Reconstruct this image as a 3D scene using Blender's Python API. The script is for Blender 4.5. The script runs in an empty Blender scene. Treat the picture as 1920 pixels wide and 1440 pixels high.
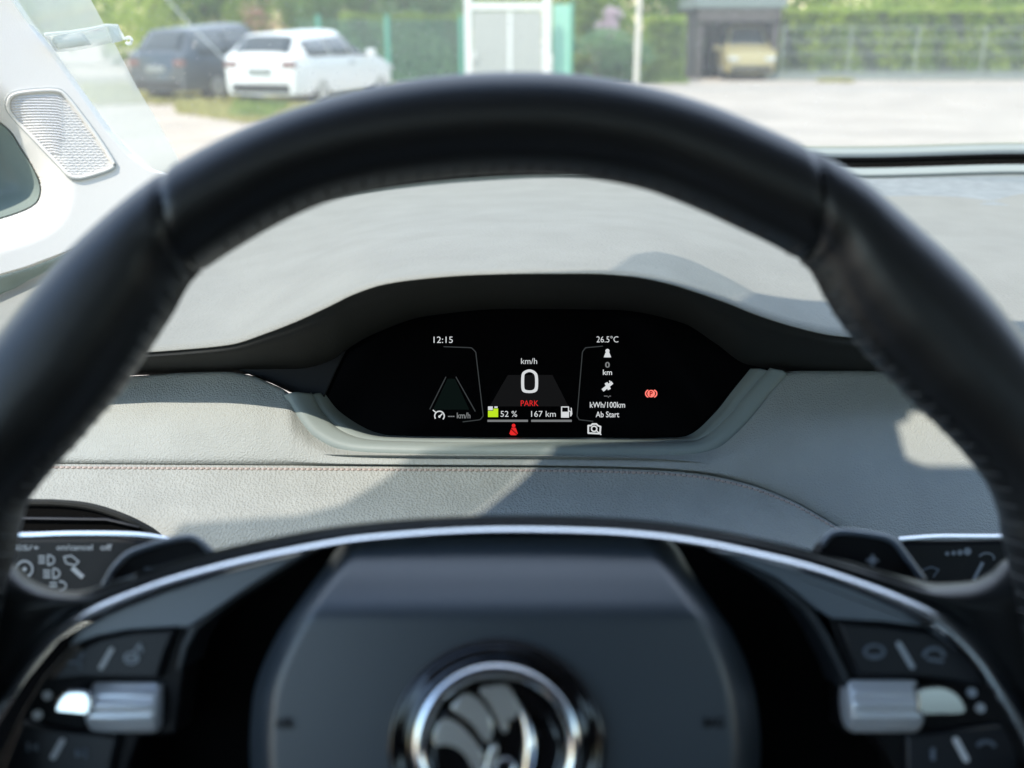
import bpy, bmesh, math, random
import numpy as np
from mathutils import Vector, Matrix
random.seed(7); RNG = np.random.default_rng(7)
S = bpy.context.scene
COL = S.collection
R = math.radians

# ------------------------------------------------------------------ camera, world, sun, exposure
F_PX = 1867.0                    # focal length in pixels of the 1920 px wide photograph (35 mm lens)
TH = R(19.06)
CAM = Vector((0.0, 0.0, 1.25))
AX_F = Vector((0, math.cos(TH), -math.sin(TH)))
AX_U = Vector((0, math.sin(TH), math.cos(TH)))
AX_R = Vector((1, 0, 0))
cd = bpy.data.cameras.new('camera'); cam = bpy.data.objects.new('camera', cd); COL.objects.link(cam)
cam.location = CAM; cam.rotation_euler = (R(90) - TH, 0, 0)
cd.sensor_width = 36.0; cd.lens = 36.0 * F_PX / 1920.0
cd.clip_start = 0.02; cd.clip_end = 2000
cd.dof.use_dof = True; cd.dof.focus_distance = 0.575; cd.dof.aperture_fstop = 7.0
S.camera = cam

SUN = Vector((-0.34, -0.46, 0.82)).normalized()       # towards the sun: behind and left of the driver
w = bpy.data.worlds.new('World'); S.world = w; w.use_nodes = True
nt = w.node_tree; bg = nt.nodes['Background']
sky = nt.nodes.new('ShaderNodeTexSky'); sky.sky_type = 'NISHITA'; sky.sun_disc = False
sky.sun_elevation = math.asin(SUN.z); sky.sun_rotation = math.atan2(SUN.x, SUN.y)
sky.air_density = 1.5; sky.dust_density = 0.3; sky.ozone_density = 3.0
nt.links.new(sky.outputs[0], bg.inputs[0]); bg.inputs[1].default_value = 0.15
sl = bpy.data.lights.new('sun', 'SUN'); sl.energy = 2.1; sl.angle = R(0.53); sl.color = (1.0, 0.93, 0.82)
so = bpy.data.objects.new('sun', sl); COL.objects.link(so)
so.rotation_euler = SUN.to_track_quat('Z', 'Y').to_euler()
S.view_settings.view_transform = 'Standard'; S.view_settings.look = 'None'
S.view_settings.gamma = 1; S.view_settings.exposure = 1.15; S.view_settings.use_curve_mapping = False
S.cycles.max_bounces = 10; S.cycles.transparent_max_bounces = 24; S.cycles.diffuse_bounces = 5
S.cycles.use_denoising = True

# ------------------------------------------------------------------ helpers
def ray(u, v):
    return AX_F + AX_R * ((u - 960) / F_PX) + AX_U * ((720 - v) / F_PX)
def P(u, v, d):                                        # point seen at (u, v) at depth d along the camera axis
    return CAM + ray(u, v) * d
def G(u, v):                                           # ground point seen at (u, v)
    r = ray(u, v); return CAM + r * (-CAM.z / r.z)
def PY(u, v, Y):                                       # point seen at (u, v) on the vertical plane y = Y
    r = ray(u, v); return CAM + r * ((Y - CAM.y) / r.y)

def tag(o, label=None, cat=None, group=None, kind=None):
    if label: o['label'] = label
    if cat: o['category'] = cat
    if group: o['group'] = group
    if kind: o['kind'] = kind
    return o
def root(name, loc, label, cat, group=None, rot=(0, 0, 0)):
    o = bpy.data.objects.new(name, None); COL.objects.link(o)
    o.location = loc; o.rotation_euler = rot; o.empty_display_size = 0.05
    return tag(o, label, cat, group)
def world_of(o):
    m = Matrix.LocRotScale(o.location, o.rotation_euler, None)
    return world_of(o.parent) @ m if o.parent else m
def mesh(name, verts, faces, mat, parent=None, smooth=True, sharp=None, local=False):
    me = bpy.data.meshes.new(name)
    vs = [Vector(v) for v in verts]
    if parent is not None and not local:
        inv = world_of(parent).inverted(); vs = [inv @ v for v in vs]
    me.from_pydata([tuple(v) for v in vs], [], faces); me.update()
    o = bpy.data.objects.new(name, me); COL.objects.link(o)
    if mat: me.materials.append(mat)
    if parent is not None: o.parent = parent
    if smooth:
        me.shade_smooth()
        if sharp: me.set_sharp_from_angle(angle=R(sharp))
    return o
def solid(o, t=0.004, off=-1):
    m = o.modifiers.new('thick', 'SOLIDIFY'); m.thickness = t; m.offset = off; return o
def bevel(o, w_, seg=3, ang=30):
    m = o.modifiers.new('bev', 'BEVEL'); m.width = w_; m.segments = seg; m.limit_method = 'ANGLE'; m.angle_limit = R(ang)
    return o

def cr(pts, n, closed=False):                          # Catmull-Rom through points, resampled evenly to n
    p = np.array(pts, float)
    if closed: q = np.vstack([p[-1], p, p[0], p[1]])
    else: q = np.vstack([2*p[0]-p[1], p, 2*p[-1]-p[-2]])
    out = []
    for i in range(1, len(q) - 2):
        a, b, c, d = q[i-1], q[i], q[i+1], q[i+2]
        t = np.linspace(0, 1, 16, endpoint=False)[:, None]
        out.append(.5*((2*b)+(-a+c)*t+(2*a-5*b+4*c-d)*t*t+(-a+3*b-3*c+d)*t**3))
    out = np.vstack(out + [q[-2][None]])
    s = np.r_[0, np.cumsum(np.linalg.norm(np.diff(out[:, :2], axis=0), axis=1))]
    tt = np.linspace(0, s[-1], n + 1 if closed else n)
    if closed: tt = tt[:-1]
    return np.array([[np.interp(x, s, out[:, k]) for k in range(p.shape[1])] for x in tt])
def pchip(xs, ys, x):                                  # monotone smooth interpolation
    xs = np.array(xs, float); ys = np.array(ys, float); x = np.clip(x, xs[0], xs[-1])
    h = np.diff(xs); dl = np.diff(ys) / h
    m = np.zeros(len(xs)); m[0] = dl[0]; m[-1] = dl[-1]
    for i in range(1, len(xs) - 1):
        if dl[i-1] * dl[i] > 0:
            w1 = 2*h[i] + h[i-1]; w2 = h[i] + 2*h[i-1]; m[i] = (w1 + w2) / (w1/dl[i-1] + w2/dl[i])
    i = np.clip(np.searchsorted(xs, x) - 1, 0, len(xs) - 2); t = (x - xs[i]) / h[i]
    return ((2*t**3-3*t*t+1)*ys[i] + (t**3-2*t*t+t)*h[i]*m[i] + (-2*t**3+3*t*t)*ys[i+1] + (t**3-t*t)*h[i]*m[i+1])
def rows_interp(arr, sub):                             # arr (rows, n, k): Catmull between rows
    out = []
    q = np.concatenate([[2*arr[0]-arr[1]], arr, [2*arr[-1]-arr[-2]]])
    for i in range(1, len(q) - 2):
        a, b, c, d = q[i-1], q[i], q[i+1], q[i+2]
        for t in np.linspace(0, 1, sub, endpoint=False):
            out.append(.5*((2*b)+(-a+c)*t+(2*a-5*b+4*c-d)*t*t+(-a+3*b-3*c+d)*t**3))
    out.append(arr[-1]); return np.array(out)
def grid_faces(nr, nc, wrap=False, off=0):
    f = []
    for i in range(nr - 1):
        for j in range(nc if wrap else nc - 1):
            k = (j + 1) % nc
            f.append((off+i*nc+j, off+(i+1)*nc+j, off+(i+1)*nc+k, off+i*nc+k))
    return f
def sheet_u(name, rows, u0, u1, nu, sub, mat, parent, thick=0.004, lin=False, fn=P, sharp=None):
    """rows: each a list of (u, v, d); v and d are functions of u. Returns the object."""
    us = np.linspace(u0, u1, nu)
    arr = np.array([np.stack([us, pchip([p[0] for p in r], [p[1] for p in r], us),
                              pchip([p[0] for p in r], [p[2] for p in r], us)], 1) for r in rows])
    if not lin: arr = rows_interp(arr, sub)
    vs = [fn(*x) for row in arr for x in row]
    o = mesh(name, vs, grid_faces(len(arr), nu), mat, parent, sharp=sharp)
    return solid(o, thick) if thick else o
def sheet_s(name, rows, n, sub, mat, parent, thick=0.004, fn=P, sharp=None, lin=False):
    """rows: polylines with matching ends, resampled by arc length."""
    arr = np.array([cr(r, n) for r in rows])
    if not lin: arr = rows_interp(arr, sub)
    vs = [fn(*x) for row in arr for x in row]
    o = mesh(name, vs, grid_faces(len(arr), n), mat, parent, sharp=sharp)
    return solid(o, thick) if thick else o
def offs(row, dv, dd):
    return [(p[0], p[1] + dv, p[2] + dd) for p in row]

class MB:
    def __init__(s): s.v = []; s.f = []
    def add(s, vs, fs):
        k = len(s.v); s.v += [Vector(x) for x in vs]; s.f += [tuple(i + k for i in f) for f in fs]
    def box(s, a, b):
        x0, y0, z0 = a; x1, y1, z1 = b
        s.add([(x0,y0,z0),(x1,y0,z0),(x1,y1,z0),(x0,y1,z0),(x0,y0,z1),(x1,y0,z1),(x1,y1,z1),(x0,y1,z1)],
              [(0,3,2,1),(4,5,6,7),(0,1,5,4),(1,2,6,5),(2,3,7,6),(3,0,4,7)])
    def tube(s, pts, r, n=8, cap=True):
        pts = [Vector(p) for p in pts]; ring = []
        k0 = len(s.v)
        for i, p in enumerate(pts):
            t = (pts[min(i+1, len(pts)-1)] - pts[max(i-1, 0)]).normalized()
            a = t.cross(Vector((0, 0, 1)) if abs(t.z) < .9 else Vector((1, 0, 0))).normalized(); b = t.cross(a)
            rr = r[i] if isinstance(r, (list, tuple)) else r
            for k in range(n):
                an = 2*math.pi*k/n; s.v.append(p + a*math.cos(an)*rr + b*math.sin(an)*rr)
        for i in range(len(pts) - 1):
            for k in range(n):
                l = (k+1) % n; s.f.append((k0+i*n+k, k0+i*n+l, k0+(i+1)*n+l, k0+(i+1)*n+k))
        if cap:
            s.f.append(tuple(k0+k for k in range(n))[::-1]); e = k0+(len(pts)-1)*n; s.f.append(tuple(e+k for k in range(n)))
    def prism(s, pts, z0, z1, fn=lambda x, y, z: (x, y, z)):
        n = len(pts)
        a = sum(pts[i][0]*pts[(i+1)%n][1]-pts[(i+1)%n][0]*pts[i][1] for i in range(n))
        if a < 0: pts = pts[::-1]
        s.add([fn(p[0], p[1], z0) for p in pts] + [fn(p[0], p[1], z1) for p in pts],
              [tuple(range(n))[::-1], tuple(range(n, 2*n))] + [(i, (i+1)%n, n+(i+1)%n, n+i) for i in range(n)])
    def build(s, name, mat, parent=None, smooth=False, sharp=35, local=False):
        return mesh(name, s.v, s.f, mat, parent, smooth=smooth, sharp=sharp, local=local)

# ------------------------------------------------------------------ materials
def M_(name, col, rough=0.5, metal=0.0, spec=0.5, bump=0, bscale=400, var=0, vscale=6, coat=0, emit=None, es=0, sheen=0, btype='noise'):
    m = bpy.data.materials.new(name); m.use_nodes = True; n = m.node_tree.nodes; L = m.node_tree.links
    b = n['Principled BSDF']; b.inputs['Base Color'].default_value = (*col, 1); b.inputs['Roughness'].default_value = rough
    b.inputs['Metallic'].default_value = metal; b.inputs['Specular IOR Level'].default_value = spec
    b.inputs['Coat Weight'].default_value = coat; b.inputs['Coat Roughness'].default_value = max(.03, rough*.9)
    if emit: b.inputs['Emission Color'].default_value = (*emit, 1); b.inputs['Emission Strength'].default_value = es
    g = n.new('ShaderNodeTexCoord')
    if var:
        t = n.new('ShaderNodeTexNoise'); t.inputs['Scale'].default_value = vscale; t.inputs['Detail'].default_value = 6
        L.new(g.outputs['Object'], t.inputs['Vector'])
        r = n.new('ShaderNodeValToRGB'); r.color_ramp.elements[0].position = .3; r.color_ramp.elements[1].position = .7
        r.color_ramp.elements[0].color = (*[c*(1-var) for c in col], 1); r.color_ramp.elements[1].color = (*[min(1, c*(1+var)) for c in col], 1)
        L.new(t.outputs['Fac'], r.inputs[0]); L.new(r.outputs[0], b.inputs['Base Color'])
    if bump:
        if btype == 'voronoi':
            t = n.new('ShaderNodeTexVoronoi'); t.inputs['Scale'].default_value = bscale; out = t.outputs['Distance']
        else:
            t = n.new('ShaderNodeTexNoise'); t.inputs['Scale'].default_value = bscale; t.inputs['Detail'].default_value = 3; out = t.outputs['Fac']
        L.new(g.outputs['Object'], t.inputs['Vector'])
        bp = n.new('ShaderNodeBump'); bp.inputs['Strength'].default_value = bump; bp.inputs['Distance'].default_value = 0.0006
        L.new(out, bp.inputs['Height']); L.new(bp.outputs[0], b.inputs['Normal'])
    return m
def M_glass(name, tint, veil, dcol=(0.86, 0.85, 0.80), speck=0.0):
    m = bpy.data.materials.new(name); m.use_nodes = True; n = m.node_tree.nodes; L = m.node_tree.links
    n.remove(n['Principled BSDF']); out = n['Material Output']
    tr = n.new('ShaderNodeBsdfTransparent'); tr.inputs[0].default_value = (*tint, 1)
    gl = n.new('ShaderNodeBsdfGlossy'); gl.inputs['Roughness'].default_value = 0.02
    fr = n.new('ShaderNodeFresnel'); fr.inputs['IOR'].default_value = 1.25
    mx = n.new('ShaderNodeMixShader'); L.new(fr.outputs[0], mx.inputs[0]); L.new(tr.outputs[0], mx.inputs[1]); L.new(gl.outputs[0], mx.inputs[2])
    tl = n.new('ShaderNodeBsdfTranslucent'); tl.inputs[0].default_value = (*dcol, 1)
    df = n.new('ShaderNodeBsdfDiffuse'); df.inputs[0].default_value = (*dcol, 1)
    ad = n.new('ShaderNodeMixShader'); ad.inputs[0].default_value = .5; L.new(tl.outputs[0], ad.inputs[1]); L.new(df.outputs[0], ad.inputs[2])
    m2 = n.new('ShaderNodeMixShader'); L.new(mx.outputs[0], m2.inputs[1]); L.new(ad.outputs[0], m2.inputs[2]); L.new(m2.outputs[0], out.inputs[0])
    g = n.new('ShaderNodeTexCoord')
    t = n.new('ShaderNodeTexNoise'); t.inputs['Scale'].default_value = 9; t.inputs['Detail'].default_value = 5
    L.new(g.outputs['Object'], t.inputs['Vector'])
    r = n.new('ShaderNodeMapRange'); r.inputs['From Min'].default_value = .3; r.inputs['From Max'].default_value = .7
    r.inputs['To Min'].default_value = veil*.8; r.inputs['To Max'].default_value = veil*1.2; L.new(t.outputs['Fac'], r.inputs['Value'])
    if speck:
        vo = n.new('ShaderNodeTexVoronoi'); vo.inputs['Scale'].default_value = 170; L.new(g.outputs['Object'], vo.inputs['Vector'])
        s = n.new('ShaderNodeMapRange'); s.inputs['From Min'].default_value = .05; s.inputs['From Max'].default_value = .16
        s.inputs['To Min'].default_value = speck; s.inputs['To Max'].default_value = 0
        L.new(vo.outputs['Distance'], s.inputs['Value'])
        a = n.new('ShaderNodeMath'); a.operation = 'ADD'; L.new(r.outputs[0], a.inputs[0]); L.new(s.outputs[0], a.inputs[1]); L.new(a.outputs[0], m2.inputs[0])
    else: L.new(r.outputs[0], m2.inputs[0])
    return m
def M_leaf(name, c0, c1, scale=1.5, trans=0.35):
    m = bpy.data.materials.new(name); m.use_nodes = True; n = m.node_tree.nodes; L = m.node_tree.links
    n.remove(n['Principled BSDF']); out = n['Material Output']
    g = n.new('ShaderNodeNewGeometry'); t = n.new('ShaderNodeTexNoise'); t.inputs['Scale'].default_value = scale; t.inputs['Detail'].default_value = 8; t.inputs['Roughness'].default_value = .7
    L.new(g.outputs['Position'], t.inputs['Vector'])
    r = n.new('ShaderNodeValToRGB'); r.color_ramp.elements[0].position = .36; r.color_ramp.elements[1].position = .64
    r.color_ramp.elements[0].color = (*c0, 1); r.color_ramp.elements[1].color = (*c1, 1)
    L.new(t.outputs['Fac'], r.inputs[0])
    df = n.new('ShaderNodeBsdfDiffuse'); tl = n.new('ShaderNodeBsdfTranslucent'); mx = n.new('ShaderNodeMixShader'); mx.inputs[0].default_value = trans
    L.new(r.outputs[0], df.inputs[0]); L.new(r.outputs[0], tl.inputs[0]); L.new(df.outputs[0], mx.inputs[1]); L.new(tl.outputs[0], mx.inputs[2])
    L.new(mx.outputs[0], out.inputs[0]); return m

MAT = dict(
    dash=M_('dash_fabric', (0.262, 0.262, 0.232), 0.85, bump=1.0, bscale=520, var=.05, vscale=30, spec=.12),
    dash_face=M_('dash_face', (0.38, 0.395, 0.365), 0.62, bump=.6, bscale=1100, var=.04, vscale=40, spec=.35, btype='voronoi'),
    dash_low=M_('dash_leather', (0.36, 0.37, 0.335), 0.6, bump=.9, bscale=800, var=.05, vscale=60, spec=.35, btype='voronoi'),
    defrost=M_('defrost_grain', (0.22, 0.235, 0.225), 0.6, bump=1.0, bscale=180, var=.14, vscale=90),
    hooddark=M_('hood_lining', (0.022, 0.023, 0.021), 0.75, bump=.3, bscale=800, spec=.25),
    bezel=M_('bezel_grey', (0.29, 0.335, 0.315), 0.5, spec=.4),
    black=M_('black_plastic', (0.006, 0.006, 0.007), 0.55, spec=.3),
    voidm=M_('void_black', (0.003, 0.003, 0.003), 0.9, spec=.1),
    screen=M_('screen_glass', (0.002, 0.002, 0.0025), 0.12, spec=.12),
    leather=M_('black_leather', (0.007, 0.008, 0.009), 0.37, spec=.72, bump=.12, bscale=1500, btype='voronoi'),
    hub=M_('hub_plastic', (0.026, 0.038, 0.050), 0.42, spec=.9, coat=.25, bump=.08, bscale=1800),
    satin=M_('satin_grey', (0.12, 0.15, 0.185), 0.38, spec=1.0, coat=.5),
    trimedge=M_('trim_edge', (0.03, 0.036, 0.042), 0.4, spec=.6), roller=M_('roller_metal', (0.90, 0.93, 0.96), 0.36, .45),
    darkchrome=M_('dark_chrome', (0.42, 0.40, 0.32), 0.22, 1.0),
    emblem=M_('emblem_metal', (0.80, 0.78, 0.72), 0.22, .70),
    stalk=M_('stalk_black', (0.005, 0.0055, 0.007), 0.4, spec=.35), tipdark=M_('tip_metal', (0.36, 0.355, 0.32), 0.16, 1.0),
    stalkmark=M_('stalk_mark', (0.34, 0.38, 0.42), 0.5),
    gloss=M_('piano_black', (0.004, 0.004, 0.005), 0.06, spec=.6, coat=.4),
    panel=M_('switch_panel', (0.012, 0.014, 0.018), 0.4, spec=.5),
    chrome=M_('chrome', (0.86, 0.88, 0.90), 0.09, 1.0),
    satin_chrome=M_('satin_chrome', (0.80, 0.84, 0.88), 0.27, 1.0),
    mark=M_('switch_mark', (0.92, 0.94, 0.96), 0.5),
    dimmark=M_('dim_mark', (0.20, 0.24, 0.29), 0.5),
    midmark=M_('mid_mark', (0.50, 0.55, 0.60), 0.5),
    pillar=M_('pillar_trim', (0.82, 0.79, 0.73), 0.7, bump=.2, bscale=900, spec=.2),
    grille=M_('grille', (0.76, 0.74, 0.72), 0.6),
    groove=M_('groove', (0.42, 0.43, 0.41), 0.8),
    greengap=M_('gap_green', (0.20, 0.25, 0.22), 0.7),
    quarter=M_('quarter_glass', (0.26, 0.31, 0.28), 0.3, spec=.3),
    stitch=M_('stitch_thread', (0.46, 0.38, 0.33), 0.7),
    stitch_hole=M_('stitch_shadow', (0.10, 0.08, 0.08), 0.9),
    rimstitch=M_('rim_thread', (0.035, 0.037, 0.04), 0.6),
    rubber=M_('rubber_dark', (0.07, 0.085, 0.075), 0.5),
    cowl=M_('cowl_pale', (0.36, 0.38, 0.34), 0.6),
    tan=M_('tan_line', (0.35, 0.33, 0.24), 0.7),
    head=M_('headliner', (0.13, 0.145, 0.165), 0.95), cabin=M_('cabin_trim', (0.02, 0.02, 0.022), .9),
    windscreen=M_glass('windscreen_glass', (0.87, 0.88, 0.83), 0.155, speck=.22),  # pale scatter stands in for haze over the view; specks are dirt
    pillar_refl=M_glass('pillar_reflection_mat', (0.95, 0.98, 0.96), 0.5, (0.85, 0.88, 0.84)),  # milky mix painting the white pillar's reflection
    tinted=M_glass('half_shadow_tint', (0.66, 0.68, 0.67), 0.02),
    clip=M_glass('clear_plastic', (0.95, 0.97, 0.97), 0.35, (.9, .93, .93)),
    clipw=M_glass('white_plastic', (0.95, 0.97, 0.97), 0.75, (.9, .93, .90)),
)
def emis(name, c, s): return M_(name, (0, 0, 0), 0.6, emit=c, es=s, spec=0)
MAT.update(e_white=emis('lit_white', (0.9, 0.93, 0.95), .34), e_grey=emis('lit_grey', (.5, .52, .53), .17), e_dim=emis('lit_dim', (.4, .46, .48), .045),
           e_red=emis('lit_red', (1, .03, .03), .36), e_dark_red=emis('lit_dark_red', (1, .02, .02), .12), e_pink=emis('lit_pale_red', (1, .20, .16), .55), e_green=emis('lit_green', (.55, .85, .02), .42),
           e_road=emis('lit_road', (.5, .52, .56), .0065), e_teal=emis('lit_lane', (.25, .5, .45), .006), e_black=emis('screen_dark', (0,0,0), 0))

# ------------------------------------------------------------------ outdoors: the setting
def quad_grid(name, x0, x1, y0, y1, z, mat):
    o = mesh(name, [(x0, y0, z), (x1, y0, z), (x1, y1, z), (x0, y1, z)], [(0, 1, 2, 3)], mat, smooth=False)
    return tag(o, kind='structure')
M_ground = M_('sandy_ground', (0.50, 0.41, 0.325), 0.95, var=.16, vscale=.9)
M_road = M_('pale_concrete', (0.45, 0.385, 0.32), 0.9, var=.16, vscale=.8)
quad_grid('ground', -300, 300, -80, 600, 0, M_ground)
# road: pale concrete yard on the right, running across the view
g1, g2, g3, g4 = G(1085, 157), G(3400, 157), G(3400, 600), G(760, 600)
rd = mesh('road', [(-1.6, 4, .004), (60, 4, .004), (60, 33.2, .004), (8.0, 33.4, .004), (2.0, 31.5, .004), (1.0, 24, .004)], [(0, 1, 2, 3, 4, 5)], M_road, smooth=False)
tag(rd, kind='structure')
M_shade = M_('shade_strip', (0.38, 0.345, 0.305), 0.9, var=.08, vscale=2)
st = mesh('shade_line', [(4.5, 27.4, .008), (60, 25.6, .008), (60, 27.2, .008), (4.8, 28.6, .008)], [(0, 1, 2, 3)], M_shade, smooth=False); tag(st, kind='structure')  # darker strip painting a line of shade across the road

# unseen bright sheet high ahead, added to brighten reflections on chrome and leather
M_skyref = bpy.data.materials.new('sky_reflector_mat'); M_skyref.use_nodes = True
n = M_skyref.node_tree.nodes; L = M_skyref.node_tree.links; n.remove(n['Principled BSDF'])
g = n.new('ShaderNodeTexCoord'); t = n.new('ShaderNodeTexNoise'); t.inputs['Scale'].default_value = .0006; t.inputs['Detail'].default_value = 7
L.new(g.outputs['Object'], t.inputs['Vector']); mr = n.new('ShaderNodeMapRange'); mr.inputs['From Min'].default_value = .35; mr.inputs['From Max'].default_value = .65; mr.inputs['To Min'].default_value = .8; mr.inputs['To Max'].default_value = 1.0
L.new(t.outputs['Fac'], mr.inputs['Value']); tl = n.new('ShaderNodeBsdfTranslucent'); tl.inputs[0].default_value = (.90, .95, 1.0, 1); tr = n.new('ShaderNodeBsdfTransparent')
mx = n.new('ShaderNodeMixShader'); L.new(mr.outputs[0], mx.inputs[0]); L.new(tr.outputs[0], mx.inputs[1]); L.new(tl.outputs[0], mx.inputs[2]); L.new(mx.outputs[0], n['Material Output'].inputs[0])
cl_ = mesh('sky_reflector', [(-6000, 200, 1500), (6000, 200, 1500), (6000, 9000, 1500), (-6000, 9000, 1500)], [(0, 1, 2, 3)], M_skyref, smooth=False)
tag(cl_, 'unseen cloud-like sheet added to brighten the sky reflections', kind='structure'); cd.clip_end = 12000

def leaf_quads(cs, size, rng=RNG, up=0.0):
    n = len(cs)
    nrm = rng.normal(size=(n, 3)); nrm[:, 2] += up; nrm /= np.linalg.norm(nrm, axis=1)[:, None]
    t = rng.normal(size=(n, 3)); a = np.cross(nrm, t); a /= np.linalg.norm(a, axis=1)[:, None]; b = np.cross(nrm, a)
    s = size * rng.uniform(.6, 1.4, (n, 1))
    v = np.stack([cs - a*s, cs - b*s*.6, cs + a*s, cs + b*s*.6], 1).reshape(-1, 3)
    return v, n
def leaf_mesh(name, cs, size, mat, parent=None, up=0.4):
    v, n = leaf_quads(np.array(cs), size, up=up)
    me = bpy.data.meshes.new(name)
    if parent is not None: v = v - np.array(parent.location)
    me.vertices.add(len(v)); me.vertices.foreach_set('co', v.ravel())
    me.loops.add(4*n); me.loops.foreach_set('vertex_index', np.arange(4*n))
    me.polygons.add(n); me.polygons.foreach_set('loop_start', np.arange(n)*4); me.polygons.foreach_set('loop_total', np.full(n, 4))
    me.update(calc_edges=True); me.validate()
    me.materials.append(mat); o = bpy.data.objects.new(name, me); COL.objects.link(o)
    if parent is not None: o.parent = parent
    return o
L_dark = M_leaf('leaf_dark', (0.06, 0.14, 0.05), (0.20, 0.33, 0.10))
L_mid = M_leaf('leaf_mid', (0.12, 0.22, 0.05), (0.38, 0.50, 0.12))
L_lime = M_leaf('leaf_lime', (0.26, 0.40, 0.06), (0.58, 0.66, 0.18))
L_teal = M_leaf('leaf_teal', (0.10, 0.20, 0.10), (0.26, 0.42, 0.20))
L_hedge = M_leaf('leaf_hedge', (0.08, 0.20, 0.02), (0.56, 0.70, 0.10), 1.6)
L_pink = M_leaf('blossom_pink', (0.66, 0.54, 0.60), (0.85, 0.74, 0.80))
L_rose = M_leaf('blossom_rose', (0.45, 0.25, 0.20), (0.6, 0.4, 0.3))
L_grass = M_leaf('grass_yellow', (0.36, 0.34, 0.10), (0.50, 0.46, 0.18), 3)
L_grassg = M_leaf('grass_green', (0.14, 0.24, 0.05), (0.34, 0.42, 0.10), 3)
M_bark = M_('bark', (0.12, 0.09, 0.06), 0.9, var=.3, vscale=12)
M_core = M_('inner_twigs', (0.03, 0.045, 0.02), 0.95)
def clump_cloud(c, rad, n, k=14, hollow=.55):
    """leaf positions of a crown: k lumps spread over an ellipsoid, leaves on each lump"""
    out = []
    for i in range(k):
        d = RNG.normal(size=3); d /= np.linalg.norm(d)
        q = np.array(c) + d*np.array(rad)*RNG.uniform(hollow-.25, .78)
        rr = np.array(rad)*RNG.uniform(.26, .48)
        e = RNG.normal(size=(n//k, 3)); e /= np.linalg.norm(e, axis=1)[:, None]
        out.append(q + e*rr*RNG.uniform(.6, 1.08, (n//k, 1)))
    o = np.vstack(out); return o[o[:, 2] > 0.02]
def bush(name, u, v_base, v_top, wpx, mat, n, label, cat='shrub', leaf=.07, k=14, flowers=None, group=None, dy=0):
    b = G(u, v_base); b.y += dy
    sc = F_PX / (b.y / math.cos(TH)) ; 
    top = PY(u, v_top, b.y).z; wd = wpx * b.y / F_PX / 1.0
    x = PY(u, v_base, b.y).x
    r = root(name, (x, b.y, 0), label, cat, group)
    cz = top*.55; rad = (wd*.5, wd*.42, top*.5)
    cl = clump_cloud((x, b.y, cz), rad, n, k)
    leaf_mesh('crown', cl, leaf, mat, r)
    m = MB()
    for j in range(5):
        a = RNG.uniform(0, 6.28); m.tube([(x+.05*math.cos(a), b.y+.05*math.sin(a), 0), (x+wd*.12*math.cos(a), b.y+wd*.12*math.sin(a), top*.3), (x+wd*.28*math.cos(a), b.y+wd*.28*math.sin(a), top*.7)], [.05, .035, .012], 6)
    m.build('trunk', M_bark, r, True)
    if flowers:
        fm, fu, fv, fw, fn_ = flowers
        q = PY(fu, fv, b.y - wd*.35); fr = fw * q.y / F_PX
        leaf_mesh('blossom', clump_cloud(q, (fr, fr*.6, fr*.8), fn_, 9), .06, fm, r)
    return r
# shrubs and trees behind the parked cars and the fence
bush('shrub', 60, 150, -90, 330, L_mid, 5000, 'large yellow green shrub behind the left edge of the windscreen', k=16)
bush('shrub', 250, 147, -110, 300, L_lime, 6000, 'bright lime green shrub behind the grey car roof', k=18)
bush('tree', 405, 146, -170, 200, L_dark, 6000, 'dark green tree between the grey car and the white car', 'tree', k=18)
bush('flowering_shrub', 520, 148, -80, 220, L_mid, 6000, 'shrub with dusty rose blossoms above the white car', k=16, flowers=(L_rose, 490, 25, 65, 260))
bush('shrub', 650, 150, -110, 200, L_dark, 6000, 'dark green shrub behind the white car bonnet', k=16)
bush('shrub', 800, 150, -100, 210, L_teal, 7000, 'dense blue green shrub behind the green fence post', k=20)
bush('tree', 960, 144, -230, 260, L_lime, 5000, 'pale green tree rising behind the white gate', 'tree', k=16)
bush('lilac_bush', 1130, 150, -90, 190, L_mid, 6000, 'bush with a big ball of pale pink blossom', 'bush', k=16, flowers=(L_pink, 1147, 45, 34, 900))
bush('shrub', 1120, 154, 55, 230, L_teal, 3000, 'low dark shrub under the pale pink blossom', k=10, dy=-2)
bush('tree', 1290, 141, -200, 260, L_dark, 6000, 'dark tree behind the carport roof', 'tree', k=18)
bush('tree', 1640, 140, -150, 420, L_lime, 6000, 'pale tree rising behind the left half of the clipped hedge', 'tree', k=18)
bush('tree', 1900, 140, -150, 330, L_mid, 6000, 'mid green tree rising behind the right end of the clipped hedge', 'tree', k=18)
ft = []
for i in range(60):
    x = -30 + i*1.25; ft.append(clump_cloud((x, 55+RNG.uniform(-2, 2), 3), (2.2, 1.5, 3.4), 420, 6))
tag(leaf_mesh('woodland', np.vstack(ft), .22, L_mid), kind='stuff')

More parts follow.
